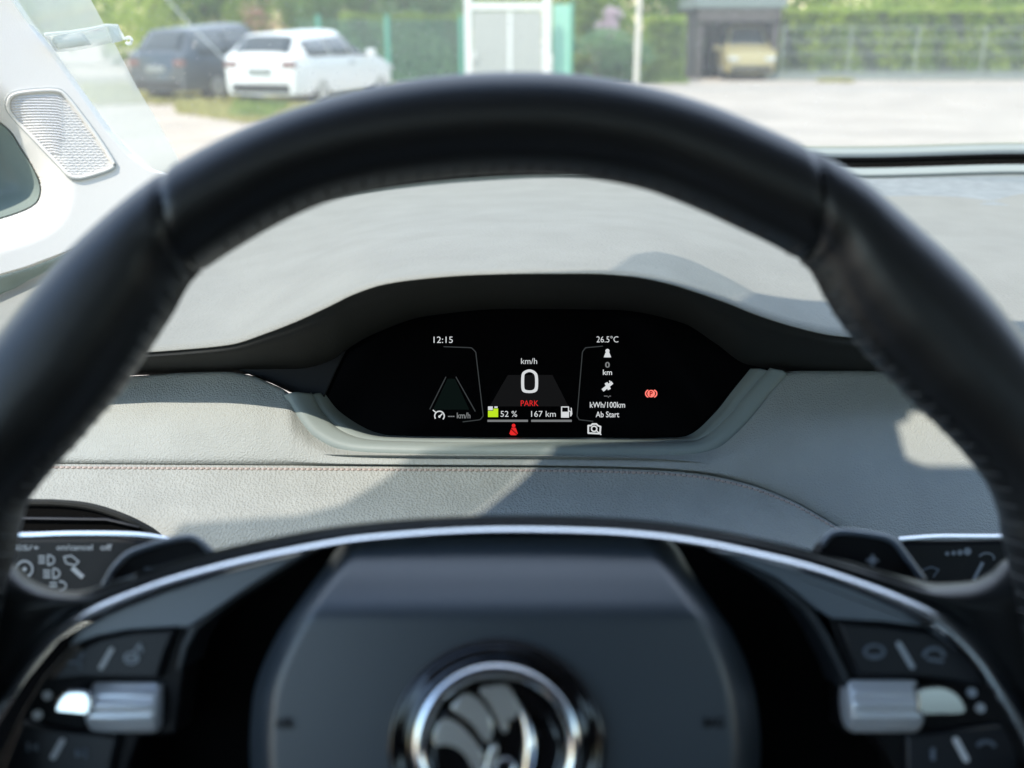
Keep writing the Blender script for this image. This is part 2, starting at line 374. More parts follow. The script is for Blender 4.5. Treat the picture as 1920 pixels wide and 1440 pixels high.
def hedge(name, x0, x1, y0, y1, z1, n, mat, label, lit_topmat=None):
    r = root(name, ((x0+x1)/2, (y0+y1)/2, 0), label, 'hedge')
    m = MB(); m.box((x0+.15, y0+.15, 0), (x1-.15, y1-.15, z1-.15)); m.build('core', M_core, r)
    ar = np.array([(x1-x0)*z1, (y1-y0)*z1, (y1-y0)*z1, (x1-x0)*(y1-y0)]); pr = ar/ar.sum()
    side = RNG.choice(4, n, p=pr); a = RNG.uniform(0, 1, n); b = RNG.uniform(0, 1, n); d = np.abs(RNG.normal(0, .07, n))
    X = np.where(side == 1, x0+d, np.where(side == 2, x1-d, x0+(x1-x0)*a)); Y = np.where(side == 0, y0+d, np.where(side == 3, y0+(y1-y0)*b, y0+(y1-y0)*a))
    Z = np.where(side == 3, z1-d, z1*b)
    bulge = .10*np.sin(X*2.3+Y)+.07*np.sin(X*5.1+Z*3); Y = Y + bulge; Z = Z + .05*np.sin(X*3.7)
    tp = Z > z1 - .22  # top leaves take a lighter colour to paint in sunlight
    leaf_mesh('foliage', np.stack([X, Y, Z], 1)[~tp], .055, mat, r); leaf_mesh('foliage', np.stack([X, Y, Z], 1)[tp], .05, lit_topmat or mat, r)
    return r
yH = 36.0
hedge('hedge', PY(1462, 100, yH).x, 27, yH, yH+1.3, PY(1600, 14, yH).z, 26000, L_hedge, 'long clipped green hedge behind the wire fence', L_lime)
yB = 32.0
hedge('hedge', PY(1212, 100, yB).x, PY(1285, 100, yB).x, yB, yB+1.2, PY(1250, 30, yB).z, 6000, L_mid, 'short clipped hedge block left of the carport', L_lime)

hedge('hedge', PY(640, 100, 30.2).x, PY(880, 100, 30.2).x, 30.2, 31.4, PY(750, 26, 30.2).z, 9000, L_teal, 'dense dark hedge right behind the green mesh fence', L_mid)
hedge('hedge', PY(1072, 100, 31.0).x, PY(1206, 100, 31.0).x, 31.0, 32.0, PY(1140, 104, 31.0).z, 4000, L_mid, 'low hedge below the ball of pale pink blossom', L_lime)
# grass strips (uncountable)
def grass(name, pts, n, size, mat, label):
    pts = np.array(pts); mn = pts.min(0); mx = pts.max(0); q = []
    from_ = [Vector((a, b, 0)) for a, b in pts]
    while len(q) < n:
        x, y = RNG.uniform(mn[0], mx[0]), RNG.uniform(mn[1], mx[1]); c = False; j = len(pts)-1
        for i in range(len(pts)):
            if (pts[i][1] > y) != (pts[j][1] > y) and x < (pts[j][0]-pts[i][0])*(y-pts[i][1])/(pts[j][1]-pts[i][1])+pts[i][0]: c = not c
            j = i
        if c: q.append((x, y, RNG.uniform(.02, .09)))
    return tag(leaf_mesh(name, q, size, mat, None, up=-.2), label, kind='stuff')
gp = lambda L: [(G(u, v).x, G(u, v).y) for u, v in L]
grass('dry_grass', gp([(160, 200), (420, 196), (600, 200), (740, 172), (740, 160), (150, 160)]), 9000, .06, L_grass, 'yellow dry grass under the parked cars')
grass('dry_grass', gp([(330, 214), (480, 235), (640, 215), (560, 200), (330, 196)]), 3000, .05, L_grass, 'thin yellow grass in front of the parked cars')
grass('green_grass', gp([(435, 225), (510, 228), (545, 205), (500, 192), (440, 196)]), 4000, .06, L_grassg, 'green grass tuft in front of the white car')
grass('green_grass', gp([(1080, 160), (1290, 157), (1290, 152), (1075, 152)]), 3000, .06, L_grassg, 'green grass edge along the far side of the road')
grass('dry_grass', gp([(1530, 155), (1600, 156), (1590, 152), (1540, 152)]), 400, .06, L_grass, 'yellow weeds at the foot of the wire fence')

# wire fence in front of the right hedge
M_wire = M_('galvanised_wire', (0.40, 0.44, 0.42), 0.5)
yF = 34.6
fr = root('wire_fence', (PY(1470, 140, yF).x, yF, 0), 'pale wire fence running in front of the long clipped hedge', 'fence')
xa, xb = PY(1462, 100, yF).x, 26
m = MB()
for vv in (52, 76, 101, 130):
    z = PY(1600, vv, yF).z
    m.tube([(xa + (xb-xa)*i/10, yF, z + (.02 if i % 2 else -.01)) for i in range(11)], .011, 5)
m.build('wire', M_wire, fr, True)
for i in range(8):
    x = xa + 0.1 + i*2.2; p = MB(); p.tube([(x, yF, 0), (x, yF, PY(1600, 48, yF).z)], .018, 6); p.build('post', M_wire, fr, True)
m = MB()
for i in range(90):
    x = xa + i*.2; m.tube([(x, yF+.02, .05), (x+RNG.uniform(-.02, .02), yF+.02, 1.7)], .005, 4)
m.build('mesh', M_wire, fr)
kb = MB(); kb.box((xa-.5, yF-.35, 0), (27, yF-.2, .26)); k_ = kb.build('low_wall', M_('grey_kerb', (0.24, 0.27, 0.25), .9, var=.1), None)
tag(k_, 'low grey kerb wall at the foot of the wire fence', 'wall')

# green mesh fence left of the gate and green screen panel right of it
M_gpost = M_('green_post', (0.10, 0.36, 0.26), 0.45); M_gmesh = M_('green_mesh', (0.14, 0.30, 0.20), 0.6)
yG = 28.0
x0, x1 = PY(560, 100, yG).x, PY(872, 100, yG).x
fg = root('mesh_fence', ((x0+x1)/2, yG, 0), 'green mesh fence with green posts left of the white gate', 'fence')
for u in (600, 728, 866):
    p = MB(); x = PY(u, 100, yG).x; p.tube([(x, yG, 0), (x, yG, PY(u, 28, yG).z)], .07, 8); p.build('post', M_gpost, fg, True)
m = MB(); zt = PY(700, 36, yG).z
x = x0
while x < x1: m.box((x, yG-.004, .05), (x+.012, yG+.004, zt)); x += .07
z = .1
while z < zt: m.box((x0, yG-.006, z), (x1, yG-.002, z+.010)); z += .2
m.build('mesh', M_gmesh, fg)
x0, x1 = PY(1036, 100, yG).x, PY(1071, 100, yG).x
sg = root('screen_fence', ((x0+x1)/2, yG, 0), 'bright green screen panel right of the white gate', 'fence')
m = MB(); m.box((x0, yG-.01, .05), (x1, yG+.01, PY(1050, 8, yG).z)); m.build('panel', M_('green_screen', (0.30, 0.62, 0.48), .7), sg)
p = MB(); p.tube([(x1, yG-.03, 0), (x1, yG-.03, PY(1070, 2, yG).z)], .04, 8); p.build('post', M_gpost, sg, True)
# gate
M_gate = M_('gate_white', (0.78, 0.80, 0.78), .5); M_gpan = M_('gate_panel', (0.44, 0.46, 0.43), .5, var=.03)
yT = 27.5
gt = root('gate', (PY(953, 160, yT).x, yT, 0), 'tall pale panelled gate in a white frame beyond the steering wheel', 'gate')
def gx(u): return PY(u, 100, yT).x
def gz(v): return PY(950, v, yT).z
for a, b, c, d in ((872, 884, 260, -12), (1018, 1032, 260, -12)):
    m = MB(); m.box((gx(a), yT-.06, 0), (gx(b), yT+.06, gz(d))); bevel(m.build('frame_post', M_gate, gt), .01)
m = MB(); m.box((gx(884), yT-.05, gz(18)), (gx(1018), yT+.05, gz(5))); bevel(m.build('crossbar', M_gate, gt), .01)
for a, b in ((886, 953), (959, 1016)):
    m = MB(); m.box((gx(a), yT-.02, .1), (gx(b), yT+.02, gz(21)))
    k = 1
    while gx(a)+k*.11 < gx(b)-.03: m.box((gx(a)+k*.11, yT-.03, .12), (gx(a)+k*.11+.02, yT-.02, gz(23))); k += 1
    m.build('leaf_panel', M_gpan, gt)
m = MB(); m.box((gx(953), yT-.045, .1), (gx(959), yT+.045, gz(21))); m.build('mullion', M_gate, gt)
m = MB(); m.tube([(gx(891), yT-.10, gz(105)), (gx(891), yT-.10, gz(95))], .03, 8); m.tube([(gx(882), yT-.09, gz(108)), (gx(896), yT-.09, gz(108))], .02, 8); m.build('handle', M_gate, gt, True)
# white post
m = MB(); q = PY(1195, 100, 26.5); m.tube([(q.x, 26.5, 0), (q.x, 26.5, 4.2)], .075, 10)
tag(m.build('post', M_('post_white', (0.66, 0.62, 0.54), .7, var=.06), None, True), 'tall pale post between the pink blossom and the hedge block', 'post')
# carport with yellow car
yC = 34.9
def cx(u): return PY(u, 100, yC).x
def cz_(v): return PY(1380, v, yC).z
cp = root('carport', ((cx(1310)+cx(1460))/2, yC+2.5, 0), 'dark open carport sheltering the yellow car', 'carport')
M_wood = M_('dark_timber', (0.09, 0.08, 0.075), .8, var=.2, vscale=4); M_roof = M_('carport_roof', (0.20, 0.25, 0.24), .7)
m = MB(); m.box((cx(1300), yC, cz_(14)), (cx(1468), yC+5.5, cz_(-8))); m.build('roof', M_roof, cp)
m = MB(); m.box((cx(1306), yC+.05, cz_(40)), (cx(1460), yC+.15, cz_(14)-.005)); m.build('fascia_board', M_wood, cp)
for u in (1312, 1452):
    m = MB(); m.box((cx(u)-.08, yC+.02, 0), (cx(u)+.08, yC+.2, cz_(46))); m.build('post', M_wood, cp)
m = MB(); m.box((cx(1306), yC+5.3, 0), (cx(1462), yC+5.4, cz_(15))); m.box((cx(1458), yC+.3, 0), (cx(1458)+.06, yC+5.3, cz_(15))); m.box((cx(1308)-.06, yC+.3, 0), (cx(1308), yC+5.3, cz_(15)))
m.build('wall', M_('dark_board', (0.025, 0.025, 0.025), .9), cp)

# ------------------------------------------------------------------ parked cars
M_tyre = M_('tyre', (0.02, 0.02, 0.02), .8); M_alloy = M_('alloy', (0.5, 0.52, 0.53), .35, .8)
M_cwin = M_('car_glass', (0.05, 0.06, 0.065), .12, spec=.6); M_trim = M_('car_trim', (0.03, 0.03, 0.032), .6)
M_lampr = M_('tail_lamp', (0.24, 0.13, 0.12), .25); M_lampw = M_('head_lamp', (0.6, 0.62, 0.62), .15); M_plate = M_('plate_blank', (0.30, 0.32, 0.31), .6)
def car(name, loc, rz, label, paint, prof, W=1.82, L=4.6, zb=.92, front=False, lampm=None):
    r = root(name, loc, label, 'car', rot=(0, 0, rz))
    ys = [p[0] for p in prof]; zs = [p[1] for p in prof]; hw = W/2
    st = []
    Y = np.unique(np.r_[np.linspace(0, L, 60), ys]); 
    def hwid(y): return hw*(1 - .16*max(0, 1-y/.5)**2 - .20*max(0, 1-(L-y)/.9)**2)
    vs = []; nc = 0
    for y in Y:
        zt = float(np.interp(y, ys, zs)); wv = hwid(y); b = min(zb, zt-.03); k = 1 - .30*max(0, min(1, (zt-b)/.5))
        h = [(0, zt), (wv*.45*k, zt-.005), (wv*.8*k, zt-.035), (wv*.96*k, zt-.11*min(1, (zt-b)/.3+.2)), (wv*(k*.35+.65), b+(zt-b)*.35), (wv, b), (wv*1.015, b-.2), (wv, .38), (wv*.95, .24), (0, .22)]
        ring = [(x, z) for x, z in h] + [(-x, z) for x, z in h[-2:0:-1]]
        nc = len(ring); vs += [(x, y, z) for x, z in ring]
    f = grid_faces(len(Y), nc, True); f.append(tuple(range(nc))); f.append(tuple(range((len(Y)-1)*nc, len(Y)*nc))[::-1])
    o = mesh('body', vs, [q[::-1] for q in f], paint, r, sharp=50, local=True)
    o.data.flip_normals() if False else None
    def sx(y, z, s):
        zt = float(np.interp(y, ys, zs)); wv = hwid(y); b = min(zb, zt-.03); k = 1 - .30*max(0, min(1, (zt-b)/.5))
        pts = [(b, wv), (b+(zt-b)*.35, wv*(k*.35+.65)), (max(zt-.11*min(1, (zt-b)/.3+.2), b+(zt-b)*.36), wv*.96*k)]
        return s*(float(np.interp(z, [p[0] for p in pts], [p[1] for p in pts])) + .012)
    # side windows
    yr, yf = prof[2][0], prof[4][0]
    for s in (1, -1):
        for a, b_ in ((yr-.1, yr+.75), (yr+.82, (yr+yf)/2+.35), ((yr+yf)/2+.42, yf+.35)):
            N = 8; v = []; 
            for i in range(N+1):
                y = a + (b_-a)*i/N; zt = float(np.interp(y, ys, zs)); z1 = zt-.14; z0 = zb+.03
                z1 = max(z0+.02, z1); zm = min(z1-.005, zb+(zt-zb)*.35); v += [(sx(y, z, s), y, z) for z in (z0, zm, z1)]
            fc = [(3*i+q, 3*i+q+1, 3*i+q+4, 3*i+q+3) for i in range(N) for q in (0, 1)]
            solid(mesh('side_window', v, fc, M_cwin, r, local=True), .01, 0)
    # rear and front screens
    def screen(ya, yb, nm, zlo, sgn):
        N = 8; v = []
        for i in range(N+1):
            y = ya + (yb-ya)*i/N; z = float(np.interp(y, ys, zs)); k = 1 - .30*max(0, min(1, (z-zb)/.5)); x = hwid(y)*.80*k
            x = min(x, hwid(y)*.80)
            for j in range(7): q = -1 + 2*j/6; v.append((q*x, y + sgn*.0, z+.012-.03*abs(q)**3))
        solid(mesh(nm, v, grid_faces(N+1, 7), M_cwin, r, local=True), .008, 0)
    screen(prof[1][0]+.03, prof[2][0]-.06, 'rear_window', 1, -1); screen(prof[3][0]+.1, prof[4][0]-.05, 'windscreen', 1, 1)
    # wheels
    for y in (.82, L-.88):
        for s in (1, -1):
            m = MB(); m.tube([(s*(hw-.24), y, .32), (s*(hw-.02), y, .32)], .32, 24); wv = m.build('wheel', M_tyre, r, True, local=True)
            m = MB(); m.tube([(s*(hw-.03), y, .32), (s*(hw+.005), y, .32)], .21, 16); m.build('rim', M_alloy, wv, True, local=True)
    # rear lamps, bumper, plate
    for s in (1, -1):
        m = MB(); x = hwid(.06); m.box((min(s*x*.62, s*x*1.0), -.015, .74), (max(s*x*.62, s*x*1.0), .12, .86)); bevel(m.build('tail_lamp', lampm or M_lampr, r, local=True), .02)
        m = MB(); x = hwid(L-.2); m.box((min(s*x*.55, s*x*.98), L-.22, .60), (max(s*x*.55, s*x*.98), L+.01, .73)); bevel(m.build('headlight', M_lampw, r, local=True), .03)
        m = MB(); m.box((min(s*hw, s*(hw+.2)), prof[4][0]-.25, .93), (max(s*hw, s*(hw+.2)), prof[4][0]-.12, 1.07)); bevel(m.build('mirror', paint, r, local=True), .04)
        m = MB(); m.box((min(s*(hw*1.01), s*(hw+.03)), 1.95, .80), (max(s*hw*1.01, s*(hw+.03)), 2.12, .83)); m.build('door_handle', M_trim, r, local=True)
    m = MB(); m.box((-.72*hw, -.03, .27), (.72*hw, .1, .44)); bevel(m.build('bumper', M_trim, r, local=True), .03)
    m = MB(); m.box((-.26, -.035, .62), (.26, .02, .73)); m.build('number_plate', M_plate, r, local=True)
    m = MB(); m.box((-.75*hw, L-.05, .27), (.75*hw, L+.03, .45)); bevel(m.build('front_bumper', M_trim, r, local=True), .03)
    return r
M_white = M_('white_paint', (0.82, 0.83, 0.82), .3, spec=.5, coat=.5); M_grey = M_('grey_blue_paint', (0.075, 0.09, 0.105), .3, .2, coat=.5); M_yel = M_('yellow_paint', (0.40, 0.34, 0.17), .35, coat=.3)
estate = [(0, .96), (.10, 1.00), (.55, 1.40), (1.3, 1.47), (2.35, 1.46), (3.25, 1.02), (4.2, .82), (4.55, .66), (4.6, .5)]
# prof indices used: 1->2 rear screen, 3 roof, 4->5 windscreen
def fix(p): return p
estate = [(0, .92), (.08, 1.00), (.50, 1.38), (2.30, 1.47), (3.20, 1.00), (4.25, .80), (4.55, .64), (4.6, .5)]
suv = [(0, .96), (.08, 1.03), (.45, 1.48), (2.20, 1.62), (3.05, 1.10), (4.15, .92), (4.4, .7), (4.45, .55)]
van = [(0, .9), (.06, 1.0), (.25, 1.6), (2.30, 1.72), (3.0, 1.05), (3.8, .92), (4.05, .7), (4.1, .5)]
g = G(492, 201); car('parked_car', (g.x, g.y, 0), R(-20), 'white estate car parked right of the grey one', M_white, [(a*.91, b) for a, b in estate], L=4.19)
g = G(300, 192); car('parked_car', (g.x, g.y, 0), R(-27), 'grey blue car parked left of the white estate', M_grey, suv, L=4.45)
g = PY(1374, 150, 38.1); car('parked_car', (g.x, 38.1, 0), R(176), 'yellow car facing out of the dark carport', M_yel, van, W=1.78, L=4.1)
# thin cable slanting above the grey car
m = MB(); a = PY(296, -20, 16); b = PY(430, 120, 16); m.tube([a, (a+b)/2+Vector((0, 0, -.03)), b], .009, 6)
tag(m.build('cable', M_('cable', (0.5, 0.55, 0.55), .6), None, True), 'thin pale cable slanting down over the grey car', 'cable')

# ------------------------------------------------------------------ dashboard
DB = P(960, 900, .62)
dash = root('dashboard', DB, 'pale grey leather dashboard with stitched seam behind the steering wheel', 'dashboard')
# far edge, along the windscreen base
far = [(-260, 700, .62), (0, 553, .68), (150, 478, .72), (300, 430, .76), (500, 392, .82), (700, 360, .88), (850, 343, .91), (1000, 334, .925), (1110, 332, .93), (1400, 334, .94), (1600, 334, .95), (1920, 327, .955), (2300, 335, .96)]
lip = [(-260, 690, .54), (0, 678, .535), (200, 665, .53), (284, 659, .525), (350, 654, .52), (433, 645, .512), (499, 624, .503), (560, 600, .495), (620, 572, .487), (663, 551, .482), (721, 532, .476), (800, 521, .472), (900, 514, .47), (1000, 512, .47), (1100, 512, .47), (1180, 517, .472), (1250, 530, .475), (1300, 545, .479), (1360, 566, .485), (1420, 590, .493), (1500, 615, .503), (1560, 628, .51), (1620, 634, .516), (1700, 640, .52), (1920, 650, .53), (2300, 655, .53)]
def mixrow(a, b, t, dd=0, dv=0):
    us = sorted(set([p[0] for p in a] + [p[0] for p in b])); o = []
    for u in us:
        va = pchip([p[0] for p in a], [p[1] for p in a], np.array([u]))[0]; vb = pchip([p[0] for p in b], [p[1] for p in b], np.array([u]))[0]
        da = pchip([p[0] for p in a], [p[2] for p in a], np.array([u]))[0]; db = pchip([p[0] for p in b], [p[2] for p in b], np.array([u]))[0]
        # perspective-correct mix of depth (straight line in space)
        s = t*da/(db*(1-t)+t*da) if False else t
        o.append((u, va+(vb-va)*t+dv, 1/((1-t)/da+t/db)+dd))
    return o
r1 = mixrow(far, lip, .34, .016); r2 = mixrow(far, lip, .58, -.010); r3 = mixrow(far, lip, .80, -.001); r4 = mixrow(far, lip, .94, -.0004)
sheet_u('top_pad', [far, offs(far, 3, -.004), r1, r2, r3, r4, lip], -260, 2300, 420, 6, MAT['dash'], dash, .0005, lin=True)
# defroster strip on the far right: grainy band behind the pad
dfa = [(1250, 336, .938), (1600, 336, .946), (1920, 331, .951), (2300, 339, .956)]
dfb = [(1250, 340, .925), (1600, 384, .86), (1920, 392, .848), (2300, 404, .85)]
def on_pad(row, lift):                                                    # depth of the pad surface at given (u, v)
    base = [far, offs(far, 3, -.004), r1, r2, r3, r4, lip]
    out = []
    for u, v, _ in row:
        vs = [float(pchip([p[0] for p in b], [p[1] for p in b], np.array([u]))[0]) for b in base]; ds = [float(pchip([p[0] for p in b], [p[2] for p in b], np.array([u]))[0]) for b in base]
        out.append((u, v, float(np.interp(v, vs, ds)) - lift))
    return out
DF0 = [(1200, 345, 0), (1600, 340, 0), (1920, 335, 0), (2300, 342, 0)]; DF1 = [(1200, 350, 0), (1400, 368, 0), (1600, 380, 0), (1920, 391, 0), (2300, 400, 0)]
rowsd = []
for t in (0, .33, .66, 1): rowsd.append(on_pad([(a[0], np.interp(a[0], [p[0] for p in DF0], [p[1] for p in DF0])*(1-t)+np.interp(a[0], [p[0] for p in DF1], [p[1] for p in DF1])*t, 0) for a in DF1], 0))
sheet_u('defroster_strip', rowsd, 1200, 2290, 80, 4, MAT['defrost'], dash, 0, fn=lambda u, v, d: P(u, v, d) + Vector((0, 0, .0022)))
# soft crease line across the pad
cs0 = on_pad([(470, 455, 0), (600, 446, 0), (800, 436, 0), (1000, 430, 0), (1200, 424, 0), (1380, 418, 0)], .0025); cs1 = on_pad([(470, 457, 0), (600, 449, 0), (800, 439, 0), (1000, 433, 0), (1200, 427, 0), (1380, 421, 0)], .0012)
# hood underside: dark lining from the lip back to the display
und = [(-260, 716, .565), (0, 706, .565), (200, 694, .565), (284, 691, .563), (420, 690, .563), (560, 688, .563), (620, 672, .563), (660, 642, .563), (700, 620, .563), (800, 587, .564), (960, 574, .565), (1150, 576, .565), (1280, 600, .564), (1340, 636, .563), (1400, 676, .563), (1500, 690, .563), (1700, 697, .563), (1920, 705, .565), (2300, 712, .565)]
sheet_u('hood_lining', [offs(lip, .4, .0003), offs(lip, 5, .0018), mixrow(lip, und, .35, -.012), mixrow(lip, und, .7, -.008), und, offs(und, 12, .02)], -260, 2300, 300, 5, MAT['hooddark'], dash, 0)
# dash face below the hood
ftop = [(-260, 722, .575), (0, 716, .572), (200, 709, .57), (270, 705, .568), (340, 700, .566), (420, 698, .562), (470, 705, .560), (510, 721, .558), (540, 737, .556), (560, 772, .5545), (590, 812, .5525), (640, 838, .551), (720, 846, .55), (900, 849, .55), (1100, 850, .55), (1280, 848, .55), (1340, 835, .551), (1390, 792, .5535), (1430, 742, .556), (1466, 700, .559), (1500, 697, .56), (1600, 697, .561), (1700, 700, .562), (1920, 706, .565), (2300, 712, .57)]
seam = [(-260, 866, .548), (0, 868, .545), (200, 870, .542), (500, 872, .54), (800, 874, .539), (1000, 875, .539), (1200, 879, .539), (1300, 886, .5385), (1400, 906, .537), (1480, 936, .534), (1550, 974, .53), (1620, 1018, .525), (1700, 1078, .52), (1800, 1150, .512), (1920, 1230, .505), (2300, 1400, .49)]
# extra column detail by arc-length: follow the steep bezel corner
def face_rows():
    rows = [offs(ftop, 1, .010), ftop, mixrow(ftop, seam, .12, -.002), mixrow(ftop, seam, .5, -.005), mixrow(ftop, seam, .88, -.003), offs(seam, -3, .0), offs(seam, 0, .0025)]
    return rows
sheet_u('face_panel', face_rows(), -260, 2300, 640, 5, MAT['dash_face'], dash, .005)
low = [(-260, 1190, .50), (0, 1180, .50), (500, 1175, .495), (1000, 1180, .493), (1500, 1195, .49), (1700, 1210, .488), (1920, 1300, .485), (2300, 1480, .48)]
low2 = [(p[0], p[1]+130, p[2]+.03) for p in low]
sheet_u('lower_pad', [offs(seam, -1, .003), offs(seam, 1, .0006), offs(seam, 5, -.001), mixrow(seam, low, .12, -.002), mixrow(seam, low, .33, -.009), mixrow(seam, low, .6, -.010), low, low2], -260, 2300, 420, 5, MAT['dash_low'], dash, .005)
# stitched seam
def along(row, u0, u1, step, dv, dd):
    out = []; u = u0
    while u < u1:
        v = float(pchip([p[0] for p in row], [p[1] for p in row], np.array([u]))[0]) + dv; d = float(pchip([p[0] for p in row], [p[2] for p in row], np.array([u]))[0]) + dd
        out.append((u, v, d)); v2 = float(pchip([p[0] for p in row], [p[1] for p in row], np.array([u+2]))[0]) + dv
        u += step * 2 / math.hypot(2, v2 - (v))
    return out
ms = MB(); mh = MB()
pts = along(seam, 40, 1800, 10.5, 7.5, -.0012)
for a, b in zip(pts[:-1], pts[1:]):
    pa = P(*a); pb = P(*b); q = pa + (pb-pa)*.62; n_ = (CAM - pa).normalized()*.0006
    ms.tube([pa, (pa+q)/2 + n_, q], .00085, 6)
    mh.tube([q + (pb-pa)*.1, q + (pb-pa)*.28], .0006, 6)
ms.build('seam_stitching', MAT['stitch'], dash, True); mh.build('stitch_holes', MAT['stitch_hole'], dash, True)
# cluster bezel: pale stepped surround under the display
bo = [(541, 737, .5555), (560, 772, .5545), (590, 812, .5525), (640, 838, .551), (720, 846, .5502), (900, 849, .55), (1100, 850, .55), (1280, 848, .5502), (1340, 835, .551), (1390, 792, .5535), (1430, 742, .556), (1468, 697, .559)]
bm = [(574, 742, .562), (592, 777, .560), (628, 813, .557), (680, 833, .556), (760, 838, .5555), (900, 840, .5555), (1100, 840, .5555), (1270, 839, .5555), (1325, 829, .5555), (1376, 786, .557), (1416, 738, .559), (1452, 697, .561)]
bi = [(602, 742, .576), (628, 777, .574), (668, 807, .572), (708, 824, .5705), (770, 829, .570), (900, 831, .570), (1100, 832, .570), (1250, 832, .570), (1305, 824, .570), (1350, 782, .572), (1382, 738, .574), (1412, 697, .576)]
bmi = [((a[0]*.45+b[0]*.55), (a[1]*.45+b[1]*.55), (a[2]*.75+b[2]*.25)) for a, b in zip(bm, bi)]
bo2 = [((a[0]*.75+b[0]*.25), (a[1]*.75+b[1]*.25), a[2]-.0012) for a, b in zip(bo, bm)]
bl = sheet_s('display_bezel', [offs(bo, 1, .006), bo, bo2, [(p[0], p[1], p[2]-.002) for p in bm], [(p[0]+(960-p[0])*.006, p[1]-1.2, p[2]+.003) for p in bm], bmi, bi, [(p[0]+(960-p[0])*.03, p[1]-3, p[2]+.008) for p in bi]], 220, 4, MAT['bezel'], dash, .003)
# dark joint between hood lining and bezel ends
def blk(name, px, d0, d1, mat, par, bev=.002):
    m = MB(); n = len(px)
    a = sum(px[i][0]*px[(i+1)%n][1]-px[(i+1)%n][0]*px[i][1] for i in range(n)); q = px if a < 0 else px[::-1]
    m.add([P(u, v, d0) for u, v in q] + [P(u, v, d1) for u, v in q], [tuple(range(n)), tuple(range(n, 2*n))[::-1]] + [(i, n+i, n+(i+1)%n, (i+1)%n) for i in range(n)])
    o = m.build(name, mat, par); return bevel(o, bev) if bev else o
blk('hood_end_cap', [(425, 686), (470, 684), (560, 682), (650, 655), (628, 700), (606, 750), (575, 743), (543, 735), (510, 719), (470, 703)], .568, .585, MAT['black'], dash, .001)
0 and blk('hood_end_cap', [(1330, 660), (1400, 676), (1500, 690), (1560, 693), (1560, 699), (1470, 701), (1400, 704), (1360, 706)], .5585, .585, MAT['hooddark'], dash, .003)

# ------------------------------------------------------------------ instrument display
dsp = root('instrument_display', P(985, 710, .58), 'wide black digital instrument display reading 0 km/h', 'display')
# screen plane: perpendicular to the view axis, tilted back a little
DN = .574
blk('screen', [(560, 560), (1440, 560), (1440, 720), (1390, 790), (1330, 836), (680, 836), (610, 780), (560, 720)], DN, DN+.012, MAT['screen'], dsp, 0)
def D(u, v, lift=.0006): return P(u, v, DN - lift)
def dprism(name, polys, mat, par, lift=.0006):
    m = MB()
    for px in polys:
        n = len(px); a = sum(px[i][0]*px[(i+1)%n][1]-px[(i+1)%n][0]*px[i][1] for i in range(n)); q = px if a < 0 else px[::-1]
        m.add([D(u, v, lift) for u, v in q] + [D(u, v, lift*.2) for u, v in q], [tuple(range(n))] + [(i, n+i, n+(i+1)%n, (i+1)%n) for i in range(n)])
    return m.build(name, mat, par)
def stroke(pts, wd, closed=False):                      # px polyline -> list of quads
    out = []; n = len(pts)
    for i in range(n if closed else n-1):
        a = np.array(pts[i], float); b = np.array(pts[(i+1) % n], float); t = b-a; L_ = np.hypot(*t)
        if L_ < 1e-6: continue
        t /= L_; nn = np.array([-t[1], t[0]])*wd/2; a2 = a - t*wd*.25; b2 = b + t*wd*.25
        out.append([tuple(a2+nn), tuple(b2+nn), tuple(b2-nn), tuple(a2-nn)])
    return out
def arc(cx_, cy_, r, a0, a1, n=14, ry=None):
    return [(cx_ + r*math.cos(R(a)), cy_ + (ry or r)*math.sin(R(a))) for a in np.linspace(a0, a1, n)]
def text(name, s, u, v, hpx, mat, par, fn=D, width=None, lift=.0006, depth=None, bold=0, ang=0):
    c = bpy.data.curves.new(name, 'FONT'); c.body = s; c.align_x = 'CENTER'; c.align_y = 'CENTER'; c.size = 1; c.resolution_u = 3; c.offset = bold - .003
    o = bpy.data.objects.new(name, c); COL.objects.link(o)
    dg = bpy.context.evaluated_depsgraph_get(); me = bpy.data.meshes.new_from_object(o.evaluated_get(dg)); bpy.data.objects.remove(o)
    xs = [q.co.x for q in me.vertices]; ys = [q.co.y for q in me.vertices]
    cx0 = (min(xs)+max(xs))/2; cy0 = (min(ys)+max(ys))/2; hh = max(ys)-min(ys); ww = max(xs)-min(xs)
    ky = hpx/hh; kx = (width/ww) if width else ky
    inv = world_of(par).inverted(); ca, sa = math.cos(R(ang)), math.sin(R(ang))
    for q in me.vertices:
        x = (q.co.x-cx0)*kx; y = (q.co.y-cy0)*ky
        q.co = inv @ fn(u + x*ca + y*sa, v + x*sa - y*ca, lift)
    me.name = name; me.materials.append(mat); o = bpy.data.objects.new(name, me); COL.objects.link(o); o.parent = par; return o
W_, GR, DM = MAT['e_white'], MAT['e_grey'], MAT['e_dim']
text('clock_readout', '12:15', 831, 637, 12, W_, dsp, width=36, bold=0)
text('temperature_readout', '26.5\u00b0C', 1139, 636, 12, W_, dsp, width=41, bold=0)
text('speed_unit', 'km/h', 992, 677, 11, W_, dsp, width=30, bold=0)
z = []
z0 = cr([(981, 697), (993, 692.5), (1004, 697), (1008.5, 706), (1008.5, 728), (1004, 735), (993, 737), (981, 735), (977.5, 727), (977.5, 706)], 40, True)
z1_ = cr([(984.5, 701), (993, 697.5), (1000.5, 701), (1003, 708), (1003, 725), (1000, 730.5), (993, 732), (985, 730.5), (983, 725), (983, 708)], 40, True)
mm = MB(); mm.add([D(*p) for p in z0] + [D(*p) for p in z1_], [(i, 40+i, 40+(i+1) % 40, (i+1) % 40) for i in range(40)]); mm.build('speed_readout', W_, dsp)
text('park_readout', 'PARK', 993, 756, 10.5, MAT['e_red'], dsp, width=33, bold=0)
text('battery_readout', '52 %', 954, 776, 11, W_, dsp, width=31, bold=0)
